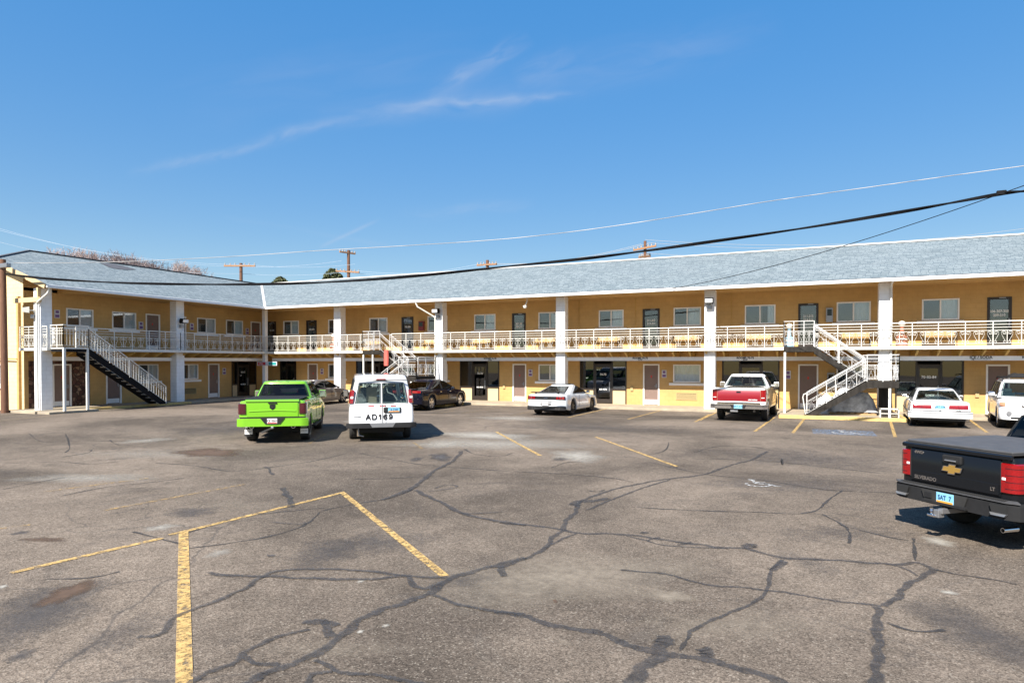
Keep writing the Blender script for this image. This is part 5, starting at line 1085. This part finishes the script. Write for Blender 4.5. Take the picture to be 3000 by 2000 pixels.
# tailgate, bumper, lamps
tg=c.patch('tailgate','paint_lime',-.76,.76,.86,1.385,out=.022,n=10);
c.patch('tailgate_spoiler','paint_lime',-.80,.80,1.335,1.41,out=.055,n=10,th=.05)
MB().loft([[(x,c.yr(x,1.0)-.040+(.012 if k in(0,3) else 0),1.02+.02*(1-(x/.7)**2)+dz) for k,dz in enumerate((.0,.012,.03,.042))] for x in [-.7+.14*i for i in range(11)]],cap=False).build('tailgate_crease','paint_lime',tg)
MB().rbox(-.13,.13,-.075,-.02,1.285,1.33,.01).build('handle','black_plastic',tg)
for sd in (-1,1):
    o=c.patch('tail_lamp','lamp_smoke',sd*.80,sd*1.005,.95,1.29,out=.03,wrap=.05,n=6);c.patch('lamp_lens','lamp_smoke',sd*.835,sd*.95,.985,1.24,out=.034,n=4,par=o,th=.0)
b_=c.patch('bumper','paint_lime',-1.005,1.005,.56,.82,out=.07,n=24,th=.05)
m_=MB();m_.prism([(-.36,.835),(.36,.835),(.22,.655),(-.22,.655)],-.105,-.02,lambda a,z,h:(a,h,z));m_.build('step_recess','black_plastic',b_)
c.patch('bumper_gap','under',-.98,.98,.815,.865,out=.012,n=20)
c.plate(0,.74,.112,'plate_white','CE 0261',w_=.30,band='sign_red',ink='ink')
m_=MB();m_.prism([(-.085,.075),(-.085,-.02),(0,-.095),(.085,-.02),(.085,.075),(0,.09)],-.036,-.012,lambda a,z,h:(a,h-.015,1.17+z));em=m_.build('emblem','dark_alloy',tg)
m_=MB();m_.prism([(-.05,.04),(-.03,-.02),(0,-.06),(.03,-.02),(.05,.04),(.018,.02),(0,.05),(-.018,.02)],-.058,-.05,lambda a,z,h:(a,h,1.175+z));m_.build('emblem_relief','black_plastic',em)
text('4X4',.085,lambda a,z,h:(.63+a,-.026-h,1.13+z),'badge_lettering','ink',tg,extr=.003,bold=.006,xs=1.5)
for x in (-.62,.62): tube_end(c,x,.565,.065,-.06,.3)
for sd in (-1,1):
    f=MB().rbox(sd*.86-.13,sd*.86+.13,.66,.675,.20,.58,.004).build('mud_flap','black_plastic',c.t);MB().box(sd*.86-.12,sd*.86+.12,.652,.659,.26,.42).build('flap_plate','plate_white',f);text('LARAMIE',.05,lambda a,z,h:(sd*.86+a,.650-h,.345+z),'lettering','ink',f,extr=.001)
m_=MB();m_.rbox(-.04,.04,-.12,.5,.50,.57,.01);m_.bar((-.42,.5,.33),(0,.25,.52),.05);m_.bar((-.75,.9,.36),(-.3,.9,.36),.05);m_.build('tow_hitch','grey_metal',c.t)
m_=MB();m_.rbox(-.86,.86,.04,2.0,1.405,1.43,.012);m_.build('bed_cover','black_plastic',c.t)
m_=MB();m_.rbox(-.17,.17,2.22,2.30,1.835,1.90,.012);m_.build('brake_lamp','lamp_smoke',c.cab);m_=MB();m_.rbox(-.17,.17,2.20,2.215,1.775,1.825,.005);m_.build('sticker','wire_white',c.cab)
for sd in (-1,1): MB().rbox(sd*1.0-.07,sd*1.0+.07,2.0,3.9,.36,.42,.02).build('running_board','black_plastic',c.t)
c.mirror(3.62,1.42,.98,size=(.24,.26),out=.30);c.seams((2.72,3.62),.62,1.3)
# ---- red and cream older pickup
gm=pickup('pickup_truck','older red and cream pickup truck parked by a white column',-2.32,27.42,-3,1.04,'paint_tan',L=5.5,W_=1.95,bed=2.0,rail=1.32,cabz=1.80,arch=((1.2,.46,.38),(4.55,.46,.38)),zb=.50,cabtop=(.66,.64),cw=.90,hood=1.12,cablen=.95,wr=.38,paint2='white_paint',crew=False,glass='car_glass_clear',heads='cushion')
c=gm;c.wheels(1.2,4.55,.38,.25,.20,'chrome',8)
tg=c.patch('tailgate','paint_red',-.79,.79,.80,1.235,out=.014,n=10);c.patch('tailgate_top','white_paint',-.93,.93,1.235,1.315,out=.014,n=20)
for sd in (-1,1):
    o=c.patch('tail_lamp','lamp_red',sd*.80,sd*.972,.80,1.24,out=.022,wrap=.02,n=6);c.patch('reversing_lens','lamp_white',sd*.83,sd*.93,.92,.965,out=.026,n=4,par=o,th=0)
    c.patch('corner_trim','white_paint',sd*.80,sd*.972,.70,.79,out=.012,n=6)
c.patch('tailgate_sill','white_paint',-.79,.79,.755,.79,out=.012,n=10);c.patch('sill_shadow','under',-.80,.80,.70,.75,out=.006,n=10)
b_=c.patch('bumper','chrome',-.97,.97,.50,.69,out=.10,n=24,th=.05);c.patch('bumper_strip','black_plastic',-.96,.96,.605,.655,out=.108,n=24,par=b_)
m_=MB();m_.prism([(-.30,.66),(.30,.66),(.24,.53),(-.24,.53)],-.115,-.02,lambda a,z,h:(a,h,z));m_.build('step_recess','black_plastic',b_)
c.plate(0,.60,.122,'plate_blue','',w_=.31,band=None);c.plate(0,.60,.124,'plate_blue','SAT 214',w_=.29,h_=.12,band=None,ink='ink_blue')
MB().rbox(-.08,.08,-.035,-.01,1.13,1.19,.01).build('handle','black_plastic',tg)
text('GMC SIERRA',.06,lambda a,z,h:(.52+a,-.018-h,.86+z),'badge_lettering','text_white',tg,extr=.002,bold=.002)
m_=MB();m_.box(-.16,-.13,2.135,2.145,1.33,1.74);m_.box(.13,.16,2.135,2.145,1.33,1.74);m_.build('window_divider','black_plastic',c.cab)
c.mirror(3.1,1.36,.92,'lamp_white',size=(.20,.20),out=.34);tube_end(c,.55,.42,.035,.2,.5)
m_=MB();m_.rbox(-.30,-.02,-.04,.1,.38,.47,.01);m_.build('tow_hitch','grey_metal',c.t)
for sd in (-1,1): c2=MB().loft([[(sd*(c.W+.005),1.2+.50*math.cos(R(a)),.38+.50*math.sin(R(a))) for a in range(0,181,15)],[(sd*(c.W+.03),1.2+.46*math.cos(R(a)),.38+.46*math.sin(R(a))) for a in range(0,181,15)]],cap=False).build('arch_trim','chrome',c.t)
c.seams((2.55,3.75),.6,1.22)
m_=MB();m_.box(c.W-.003,c.W+.006,2.0,4.0,.55,.74);m_.box(-c.W-.006,-c.W+.003,2.0,4.0,.55,.74);m_.build('lower_trim','paint_tan',c.t)
# ---- dark pickup, closest to the camera
sv=pickup('pickup_truck','black pickup truck with bed cover at the right edge of the picture',1.817,10.42,-49,.885,'paint_black',L=5.85,W_=2.03,bed=1.98,rail=1.40,cabz=1.90,cabtop=(.70,.68),cablen=1.9,arch=((1.2,.46,.40),(4.9,.46,.40)))
c=sv;c.t.scale=(.80,.885,.885);c.t.location=(1.875,10.353,0);c.wheels(1.2,4.9,.40,.27,.24,'alloy',6)
tg=c.patch('tailgate','paint_black',-.79,.79,.80,1.33,out=.020,n=14);c.patch('tailgate_top','paint_black',-.95,.95,1.335,1.405,out=.045,n=20,th=.05)
c.patch('tailgate_lower','paint_black',-.77,.77,.815,.985,out=.032,n=14,par=tg)
m_=MB();m_.rbox(-.17,.17,-.062,-.01,1.17,1.295,.02);hs=m_.build('handle_surround','black_plastic',tg);MB().rbox(-.115,.115,-.066,-.055,1.195,1.25,.008).build('handle_recess','under',hs);MB().rbox(-.11,.09,-.078,-.064,1.205,1.225,.006).build('handle','grey_metal',hs)
bow=[(-.19,.0),(-.165,.042),(-.062,.042),(-.062,.07),(.062,.07),(.062,.042),(.19,.042),(.165,0),(.165,-.0),(.19,-.042)][:0]
bow=[(-.185,-.04),(-.155,.04),(-.062,.04),(-.050,.078),(.074,.078),(.062,.04),(.185,.04),(.155,-.04),(.062,-.04),(.050,-.078),(-.074,-.078),(-.062,-.04)]
m_=MB();m_.prism(bow,-.050,-.030,lambda a,z,h:(a,h,1.085+z));em=m_.build('emblem','chrome',tg);m_=MB();m_.prism([(a*.88,z*.80) for a,z in bow],-.056,-.049,lambda a,z,h:(a,h,1.085+z));m_.build('emblem_centre','gold',em)
text('SILVERADO',.078,lambda a,z,h:(-.50+a,-.036-h,.875+z),'badge_lettering','chrome',tg,extr=.003,bold=.003,xs=1.05)
text('LT',.07,lambda a,z,h:(.68+a,-.036-h,.90+z),'badge_lettering','chrome',tg,extr=.003,bold=.003)
text('4WD',.06,lambda a,z,h:(-.64+a,-.024-h,1.27+z),'badge_lettering','chrome',tg,extr=.003,bold=.003,xs=1.3)
for sd in (-1,1):
    o=c.patch('tail_lamp','lamp_red',sd*.805,sd*1.005,.87,1.29,out=.030,wrap=.13,n=8)
    for k in range(4):c.patch('lamp_rib','lamp_smoke',sd*.87,sd*1.005,.93+k*.095,.945+k*.095,out=.034,wrap=.11,n=5,par=o,th=0)
    c.patch('reversing_lens','lamp_white',sd*.82,sd*.875,1.045,1.10,out=.036,n=3,par=o,th=0)
    c.patch('lamp_frame','under',sd*.795,sd*.805,.86,1.30,out=.032,n=2,par=o)
b_=c.patch('bumper','black_plastic',-1.0,1.0,.50,.735,out=.11,n=28,th=.05,wrap=.12)
c.patch('bumper_step','tread',-1.0,1.0,.735,.775,out=.12,n=28,th=.10,par=b_).data.materials[0]=MT['grey_dark'] if 'grey_dark' in MT else MT['black_plastic']
m_=MB()
for k in range(60): x=-.92+k*.031;m_.box(x,x+.012,-.117,-.03,.774,.781)
m_.build('step_tread','rubber',b_)
m_=MB();m_.prism([(-.47,.72),(.36,.72),(.30,.555),(-.40,.555)],-.150,-.13,lambda a,z,h:(a,h,z));m_.build('plate_recess','rubber',b_)
m_=MB();m_.prism([(-.44,.54),(.36,.54),(.36,.575),(-.44,.575)],-.185,-.13,lambda a,z,h:(a,h,z));m_.build('lower_step','black_plastic',b_)
m_=MB();m_.rbox(-.40,-.26,-.165,-.145,.60,.70,.01);m_.build('trailer_socket','black_plastic',b_)
for sd in (-1,1):
    m_=MB();m_.prism([(sd*.72,.71),(sd*.97,.71),(sd*.97,.60),(sd*.76,.60)],-.152,-.13,lambda a,z,h:(a,h+c.yr(a,.6),z));m_.build('corner_step','under',b_);m_=MB();m_.prism([(sd*.74,.60),(sd*.98,.60),(sd*.96,.565),(sd*.76,.565)],-.170,-.13,lambda a,z,h:(a,h+c.yr(a,.6),z));m_.build('corner_step_edge','grey_metal',b_)
c.plate(-.02,.645,.156,'plate_blue','SAT  7',w_=.31,band='plate_orange',ink='ink_blue')
m_=MB();m_.rbox(-.05,.03,-.26,.3,.42,.50,.01);m_.rbox(-.10,-.0,-.30,-.18,.36,.48,.01);m_.build('tow_hitch','grey_metal',c.t);m_=MB();m_.lathe([(0,.50),(.03,.49),(.03,.44),(.022,.43),(.022,.40)],12,'z',(-.16,-.26,0));m_.lathe([(0,-.03+.48),(.028,.475),(.035,.45)],12,'z',(-.16,-.26,0));m_.rbox(-.20,-.05,-.32,-.20,.36,.40,.01);m_.build('tow_ball','chrome',c.t)
tube_end(c,.80,.33,.035,.02,.3)
for k in range(3): MB().rbox(-.93,.93,.03+k*.655,.03+k*.655+.645,1.42,1.452,.012).build('bed_cover_panel','bed_cover',c.t)
MB().rbox(-.95,.95,.01,2.0,1.395,1.42,.01).build('cover_rail','rubber',c.t)
text('Z71',.13,lambda a,z,h:(c.W+.004+h,.62+a,1.27+z),'badge_lettering','text_red',c.t,extr=.003,bold=.006,xs=1.2)
c.mirror(4.0,1.42,.98,size=(.24,.24),out=.3);c.seams((2.85,3.85),.62,1.3)
# ---- white van
van=Car('cargo_van','white van with black AD169 lettering across its rear doors',-11.55,16.15,38.5,.955,5.7,2.02,'paint_white',[(0,1.22),(4.3,1.22),(4.6,1.15),(5.5,.98),(5.7,.85)],[(0,1.18),(4.4,1.16),(5.6,.85),(5.7,.75)],[(0,.46),(5.7,.36)],[(1.1,.43,.36),(4.62,.43,.36)],rc=(.13,.10),fc=(.4,.35));c=van
c.green((.0,5.15),(.09,4.35),.985,.80,1.16,2.02,crown=.085,bow=.07,rg=(.06,.80),rearsplit=((-.83,-.045),(.025,.83)),side=((.0,.40),(.43,.70),(.74,1.0)),glass='car_glass_clear',mr=(.24,.26),us=(-.80,-.065,-.01,.045,.80),keep=(1,2),seats=((.85,(-.45,.45)),(.62,(-.3,)),(.3,(.3,))))
c.wheels(1.1,4.62,.36,.24,.20,'alloy',8);c.under(.3,5.3,.26,.7)
b_=c.patch('bumper','black_plastic',-1.0,1.0,.44,.60,out=.10,n=24,th=.05);m_=MB();m_.prism([(-.38,.60),(.42,.60),(.34,.47),(-.30,.47)],-.112,-.02,lambda a,z,h:(a,h,z));m_.build('step_plate','grey_metal',b_)
m_=MB();m_.box(.012,.026,-.022,-.008,.52,1.19);m_.build('door_gap','grey_metal',c.t)
m_=MB();m_.box(.12,.130,-.016,-.008,.62,1.19);m_.build('door_rod','wire_black',c.t)
for sd in (-1,1):
    y0=c.yr(.95,1.4)
    m_=MB();m_.loft([[(sd*xx,yy,z) for xx,yy in ((.84+.05*(1-(z-1.22)/.42),.015+(z-1.2)*.06),(.92+.05*(1-(z-1.22)/.42),.03+(z-1.2)*.07),(.965+.045*(1-(z-1.22)/.42),.16),(.93,.18),(.84,.12))] for z in (1.22,1.32,1.45,1.56,1.64)],close=True);o=m_.build('tail_lamp','lamp_red',c.t,smooth=30)
    m_=MB();m_.loft([[(sd*xx,yy,z) for xx,yy in ((.858+.03*(1-(z-1.22)/.42),.008+(z-1.2)*.06),(.925+.05*(1-(z-1.22)/.42),.022+(z-1.2)*.07),(.92,.1),(.86,.08))] for z in (1.37,1.44)],close=True);m_.build('reversing_lens','lamp_white',o)
def vy(z): return .0 if z<1.16 else (z-1.16)*.105
m_=MB();m_.rbox(-.17,.13,.045,.09,1.955,1.99,.008);m_.build('brake_lamp','lamp_red',c.cab)
m_=MB();m_.rbox(-.80,.78,.03,.07,1.93,1.953,.008);m_.build('door_header','black_plastic',c.cab)
for x0,x1 in ((-.42,-.24),(-.07,.0),(.04,.11),(.27,.44)):
    o=MB().box(x0,x1,-.016,-.008,1.125,1.15).build('reflector_strip','sign_red',c.t)
_six=arc(.5,.31,.31,0,360,14);_hook=arc(.62,.42,.50,60,175,7)
GL={'A':[[(0,0),(.5,1),(1,0)],[(.2,.33),(.8,.33)]],'D':[[(0,0),(0,1),(.45,1)]+arc(.45,.5,.5,80,-80,8)+[(.45,0),(0,0)]],'1':[[(.2,.74),(.55,.98),(.55,0)]],'6':[_six,_hook],'9':[[(1-x_,1-y_) for x_,y_ in _six],[(1-x_,1-y_) for x_,y_ in _hook]]}
for ch_,cx_ in (('A',-.42),('D',-.225),('1',-.05),('6',.11),('9',.275)):
    m_=MB()
    for pl_ in GL[ch_]:
        q_=[(cx_+(x_-.5)*.128,-.017,.715+z_*.150) for x_,z_ in pl_]
        for i_,(p_,r_) in enumerate(zip(q_,q_[1:])):
            d_=Vector(r_)-Vector(p_);e_=d_.normalized()*.012;m_.bar(Vector(p_)-e_+Vector((0,.0001*i_,0)),Vector(r_)+e_+Vector((0,.0001*i_,0)),.036,.006,up=(0,1,0))
    m_.build('van_letter','ink',c.t)
m_=MB();m_.box(-.86,-.64,-.014,-.008,.80,.812);m_.box(-.72,-.6,-.014,-.008,.826,.832);m_.build('scratch','grey_metal',c.t)
fr=MB().rbox(.06,.60,-.025,-.004,.915,1.085,.02).build('plate_frame','black_plastic',c.t);c.plate(.375,1.0,.030,'plate_blue','14-2385',w_=.36,h_=.13,band='plate_orange')
m_=MB();m_.rbox(-.46,-.13,.42,.50,1.18,1.72,.02);m_.build('cardboard','tan_curtain',c.cab);m_=MB();m_.tube([(.16,.2,1.72),(.2,.2,1.55),(.38,.2,1.48),(.5,.2,1.3)],.018,5);m_.build('seat_frame','wire_white',c.cab)
m_=MB();m_.tube([(-.72,.25,.45),(-.70,.2,.20),(-.55,.15,.17)],.018,6);m_.build('hanging_strap','wire_white',c.t)
c.mirror(4.35,1.35,1.0,'black_plastic',size=(.18,.26),out=.22)
# ---- navy sedan
def sedan(name,label,x,y,h,sc,L,W_,paint,top,sh,yb,yt,zt,wb=.82,wt=.58,arch=None,wr=.35,rc=(.30,.16),zb=.26,lean=None,side=((.0,.46),(.50,1)),glass='car_glass',mr=(.30,.20),beltz=None,fc=(.45,.45),crown=.05,tb=.0,rw=.86,gp=None):
    c=Car(name,label,x,y,h,sc,L,W_,paint,top,sh,[(0,.34),(.5,zb-.02),(L-.5,zb-.04),(L,.28)],arch,rc=rc,fc=fc,lean=lean)
    c.green(yb,yt,wb,wt,beltz,zt-crown,paint=gp,crown=crown,bow=.10,side=side,glass=glass,mr=mr,tb=tb,rw=rw,cutside=False);c.under(.4,L-.5,.17,.55);return c
c=sedan('sedan','dark navy sedan parked nose in beneath the centre stair',-17.82,26.75,1.5,1.02,5.05,1.90,'paint_navy',[(0,1.04),(.9,1.06),(1.4,1.04),(3.4,1.02),(4.6,.88),(5.05,.66)],[(0,.96),(1.0,.98),(3.4,.94),(4.6,.80),(5.05,.58)],(.62,3.95),(1.75,2.95),1.47,wb=.83,wt=.56,arch=((1.08,.40,.35),(4.13,.40,.35)),beltz=.97,lean=lambda z:-.04*math.sin(max(0,z-.3)*3.2),tb=.25)
c.wheels(1.08,4.13,.355,.23,.25,'alloy',5,1)
o=c.patch('tail_lamp','lamp_red',-.90,.90,.86,.985,out=.022,n=24);c.patch('lamp_centre','lamp_smoke',-.50,.50,.885,.96,out=.027,n=12,par=o,th=0)
c.patch('bumper','paint_navy',-.93,.93,.34,.60,out=.045,n=20,th=.03);c.patch('diffuser','chrome',-.75,.75,.30,.335,out=.03,n=12);c.plate(0,.70,.03,'plate_blue','',band='plate_orange')
c.patch('spoiler','paint_navy',-.72,.72,1.03,1.065,out=.05,n=12,th=.12)
for sd in (-.6,.6): tube_end(c,sd,.36,.05,-.02,.2)
c.mirror(3.15,1.02,.88,size=(.16,.13),out=.22);c.seams((1.75,2.75),.38,.93);m_=MB()
for y in (1.85,2.85):
    for sd in (-1,1): m_.rbox(sd*(c.W+.01)-.012,sd*(c.W+.01)+.012,y,y+.16,.86,.885,.006)
m_.build('door_handles','chrome',c.t)
# ---- grey sedan
c=sedan('sedan','grey sedan parked in the shade between the lime pickup and the white van',-25.25,26.9,4,.965,4.82,1.84,'paint_grey',[(0,1.02),(.7,1.05),(1.4,1.02),(3.2,1.02),(4.3,.86),(4.82,.62)],[(0,.93),(.9,.97),(3.2,.93),(4.3,.78),(4.82,.55)],(.45,3.85),(1.7,2.75),1.46,wb=.80,wt=.55,arch=((1.0,.37,.33),(3.85,.37,.33)),beltz=.96,tb=.3)
c.wheels(1.0,3.85,.33,.21,.22,'alloy',5);[c.patch('tail_lamp','lamp_red',sd*.55,sd*.90,.78,.93,out=.02,wrap=.1,n=6) for sd in (-1,1)];c.mirror(3.05,1.0,.85,size=(.18,.13),out=.24);c.seams((1.7,2.65),.36,.92)
[c.patch('headlamp','lamp_white',sd*.50,sd*.90,.62,.74,out=.01,front=True,n=6) for sd in (-1,1)];m_=MB()
for y in (1.82,2.78):
    for sd in (-1,1): m_.rbox(sd*(c.W+.01)-.012,sd*(c.W+.01)+.012,y,y+.16,.85,.875,.006)
m_.build('door_handles','chrome',c.t)
# ---- silver white coupe
c=sedan('coupe','silver white sports coupe with black rear wing, seen from behind',-10.44,27.0,-1.5,.985,4.78,1.92,'paint_silverwhite',[(0,1.0),(.5,1.03),(1.2,1.0),(3.0,.98),(4.2,.84),(4.78,.60)],[(0,.93),(.9,.97),(1.4,.92),(3.0,.87),(4.3,.74),(4.78,.52)],(.38,3.45),(1.75,2.5),1.375,wb=.80,wt=.54,arch=((1.02,.41,.36),(3.74,.41,.36)),beltz=.955,side=((.10,.98),),mr=(.62,.20),lean=lambda z:(-.05 if z<.72 else -.05+(z-.72)*.06) ,rc=(.34,.18),tb=.35,rw=.80)
c.wheels(1.02,3.74,.365,.26,.28,'dark_alloy',10)
pn=c.patch('rear_panel','black_plastic',-.90,.90,.735,.895,out=.014,n=24)
for sd in (-1,1):
    o=c.patch('tail_lamp','lamp_smoke',sd*.50,sd*.90,.735,.895,out=.026,n=8,par=None)
    for k in range(3): c.patch('lamp_bar','lamp_red',sd*(.53+k*.12),sd*(.61+k*.12),.75,.88,out=.034,n=3,par=o,th=0)
c.patch('badge','chrome',-.09,.09,.80,.83,out=.02,n=2,par=pn)
m_=MB();m_.loft([[(x,-.02+.10*abs(x)**2+dy,1.055-.02*abs(x)+dz) for dy,dz in ((0,0),(.0,.025),(.20,.035),(.22,.015))] for x in [-.80+.16*i for i in range(11)]],close=True);m_.build('rear_wing','black_plastic',c.t,smooth=40)
for sd in (-1,1): MB().rbox(sd*.55-.03,sd*.55+.03,.06,.16,1.0,1.06,.01).build('wing_stay','black_plastic',c.t)
b_=c.patch('diffuser','black_plastic',-.92,.92,.26,.44,out=.035,n=22,th=.04)
for x in (-.66,-.52,.52,.66): tube_end(c,x,.34,.045,-.10,.1)
c.patch('plate_recess','grey_metal',-.26,.26,.47,.63,out=.012,n=4);c.patch('recess_edge','under',-.30,.30,.635,.665,out=.02,n=4);c.plate(-.02,.55,.035,'plate_white','21 8426',band=None,ink='ink')
c.patch('roof_panel','under',-.1,.1,.2,.201,out=0,n=1)
m_=MB();m_.rbox(-.46,.46,1.80,2.45,1.372,1.392,.008);m_.build('black_roof_panel','black_plastic',c.cab);c.mirror(2.95,1.0,.86,'black_plastic',size=(.16,.12),out=.24);c.seams((1.75,),.36,.9)
# ---- white older sedan
c=sedan('sedan','white older sedan with full width red tail lamps parked at the right',4.60,27.85,-4.3,1.0,5.05,1.87,'paint_white2',[(0,1.0),(.35,1.02),(1.2,1.0),(3.4,.98),(4.6,.88),(5.05,.74)],[(0,.94),(1.0,.93),(3.4,.90),(4.6,.80),(5.05,.66)],(.80,3.80),(1.55,2.95),1.40,wb=.80,wt=.60,arch=((1.15,.38,.33),(3.95,.38,.33)),beltz=.95,lean=lambda z:.0 if z<.65 else (z-.65)*.12,rc=(.16,.12),rw=.88,tb=.1,mr=(.35,.2),glass='car_glass_clear')
c.wheels(1.15,3.95,.325,.21,.20,'alloy',9,inset=.07)
pn=c.patch('lamp_strip','grey_metal',-.84,.84,.70,.83,out=.010,n=20)
for sd in (-1,1):
    o=c.patch('tail_lamp','lamp_red',sd*.27,sd*.84,.695,.845,out=.022,n=10);c.patch('lamp_divider','lamp_smoke',sd*.555,sd*.57,.71,.82,out=.026,n=2,par=o);c.patch('reversing_lens','lamp_white',sd*.17,sd*.265,.71,.82,out=.020,n=3)
c.plate(0,.765,.02,'plate_blue','SAT 338',w_=.29,h_=.13,band=None)
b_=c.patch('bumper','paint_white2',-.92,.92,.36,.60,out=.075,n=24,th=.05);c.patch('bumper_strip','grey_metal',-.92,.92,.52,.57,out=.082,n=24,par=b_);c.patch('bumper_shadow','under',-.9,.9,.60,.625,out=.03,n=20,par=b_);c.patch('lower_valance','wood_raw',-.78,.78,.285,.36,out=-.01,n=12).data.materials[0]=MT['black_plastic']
text('BUICK',.05,lambda a,z,h:(.56+a,-.0-h,.655+z),'badge_lettering','ink',c.t,extr=.02);MB().lathe([(0,-.02),(.02,-.02),(.02,.03)],8,'y',(0,0,.655)).build('lock','ink',c.t)
c.mirror(3.1,1.02,.86,size=(.16,.11),out=.2);c.seams((1.9,2.9),.36,.9)
m_=MB();m_.box(c.W-.004,c.W+.012,.5,4.6,.50,.55);m_.box(-c.W-.012,-c.W+.004,.5,4.6,.50,.55);m_.build('side_moulding','grey_metal',c.t)
# ---- white SUV facing the camera (its front is at y=0)
c=Car('suv','white sport utility vehicle facing the camera at the right edge',7.42,28.2,-8,1.02,4.8,1.90,'paint_white',[(0,.92),(.12,.98),(1.15,1.10),(1.5,1.10),(4.7,1.08),(4.8,1.0)],[(0,.80),(.15,.88),(1.2,.98),(4.7,1.02),(4.8,.95)],[(0,.34),(4.8,.34)],[(.88,.41,.37),(3.80,.41,.37)],rc=(.34,.26),fc=(.2,.15),lean=lambda z:-.05 if z<.6 else -.05+(z-.6)*.15)
c.green((1.12,4.72),(1.95,4.35),.88,.68,1.05,1.66,crown=.05,bow=.12,side=((.0,.34),(.37,.66),(.69,1)),glass='car_glass_clear',mr=(.29,.22),heads='cushion');c.under(.3,4.5,.24,.7)
c.wheels(.88,3.80,.37,.25,.25,'alloy',5,1)
for sd in (-1,1):
    o=c.patch('headlamp','lamp_white',sd*.40,sd*.90,.76,.92,out=.012,n=8,z0b=.80,z1b=.97);c.patch('indicator','lamp_amber',sd*.76,sd*.90,.80,.95,out=.018,n=4,par=o,th=0);o=MB().lathe([(0,-.02),(.075,-.02),(.085,.02)],14,'y',(sd*.66,c.yr(.66,.56)-.01,.56)).build('fog_lamp','grey_metal',c.t)
    g_=MB().rbox(sd*.17-.15,sd*.17+.15,-.03,.06,.74,.88,.03).build('grille','chrome',c.t);m_=MB()
    for k in range(6): m_.box(sd*.17-.12+k*.045,sd*.17-.10+k*.045,-.038,-.028,.755,.865)
    m_.build('grille_bars','under',g_)
    m_=MB();m_.tube([(sd*.66,2.0,1.70),(sd*.66,2.1,1.76),(sd*.66,4.2,1.76),(sd*.66,4.3,1.70)],.02,6);m_.build('roof_rail','black_metal',c.t)
c.patch('lower_intake','under',-.62,.62,.37,.44,out=.012,n=12);c.patch('bumper_line','grey_metal',-.8,.8,.70,.712,out=.008,n=12)
for y in (2.5,3.9): MB().bar((-.7,y,1.78),(.7,y,1.78),.05,.03).build('cross_bar','black_metal',c.t)
for sd in (-1,1):
    m_=MB();m_.rbox(sd*1.04-.11,sd*1.04+.11,1.55,1.70,1.10,1.26,.05);m_.bar((sd*.86,1.65,1.12),(sd*1.0,1.65,1.13),.05);m_.build('mirror','paint_white',c.t,smooth=50)
rk=thing('roof_load','dark straps and folded gear tied on the roof rack of the white SUV','luggage',(0,0,0));MW=Matrix.Translation((7.42,28.2,0))@Matrix.Rotation(R(-8),4,'Z')@Matrix.Scale(1.02,4)
m_=MB();m_.loft([[(p[0],3.1+p[1],1.80+p[2]) for p in r_] for r_ in lump(14,10,(.42,.5),.14,4)],cap=False);m_.v=[tuple(MW@Vector(v)) for v in m_.v];rk.location=MW@Vector((0,3.1,1.8));m_.build('gear','black_plastic',rk,world=True,smooth=40)
m_=MB();m_.tube([(.05,2.6,1.8),(.05,2.6,2.0),(.35,2.6,2.0),(.35,2.6,1.8)],.02,6);m_.v=[tuple(MW@Vector(v)) for v in m_.v];m_.build('strap','black_metal',rk,world=True)
for o in list(bpy.data.objects):
    if o.get('category')=='car' and o.name.startswith('pickup'): o['category']='pickup truck'
    if o.get('category')=='car' and o.name.startswith('cargo'): o['category']='van'
    if o.get('category')=='car' and o.name.startswith('suv'): o['category']='suv'
S.cycles.max_bounces=8;S.cycles.transparent_max_bounces=16
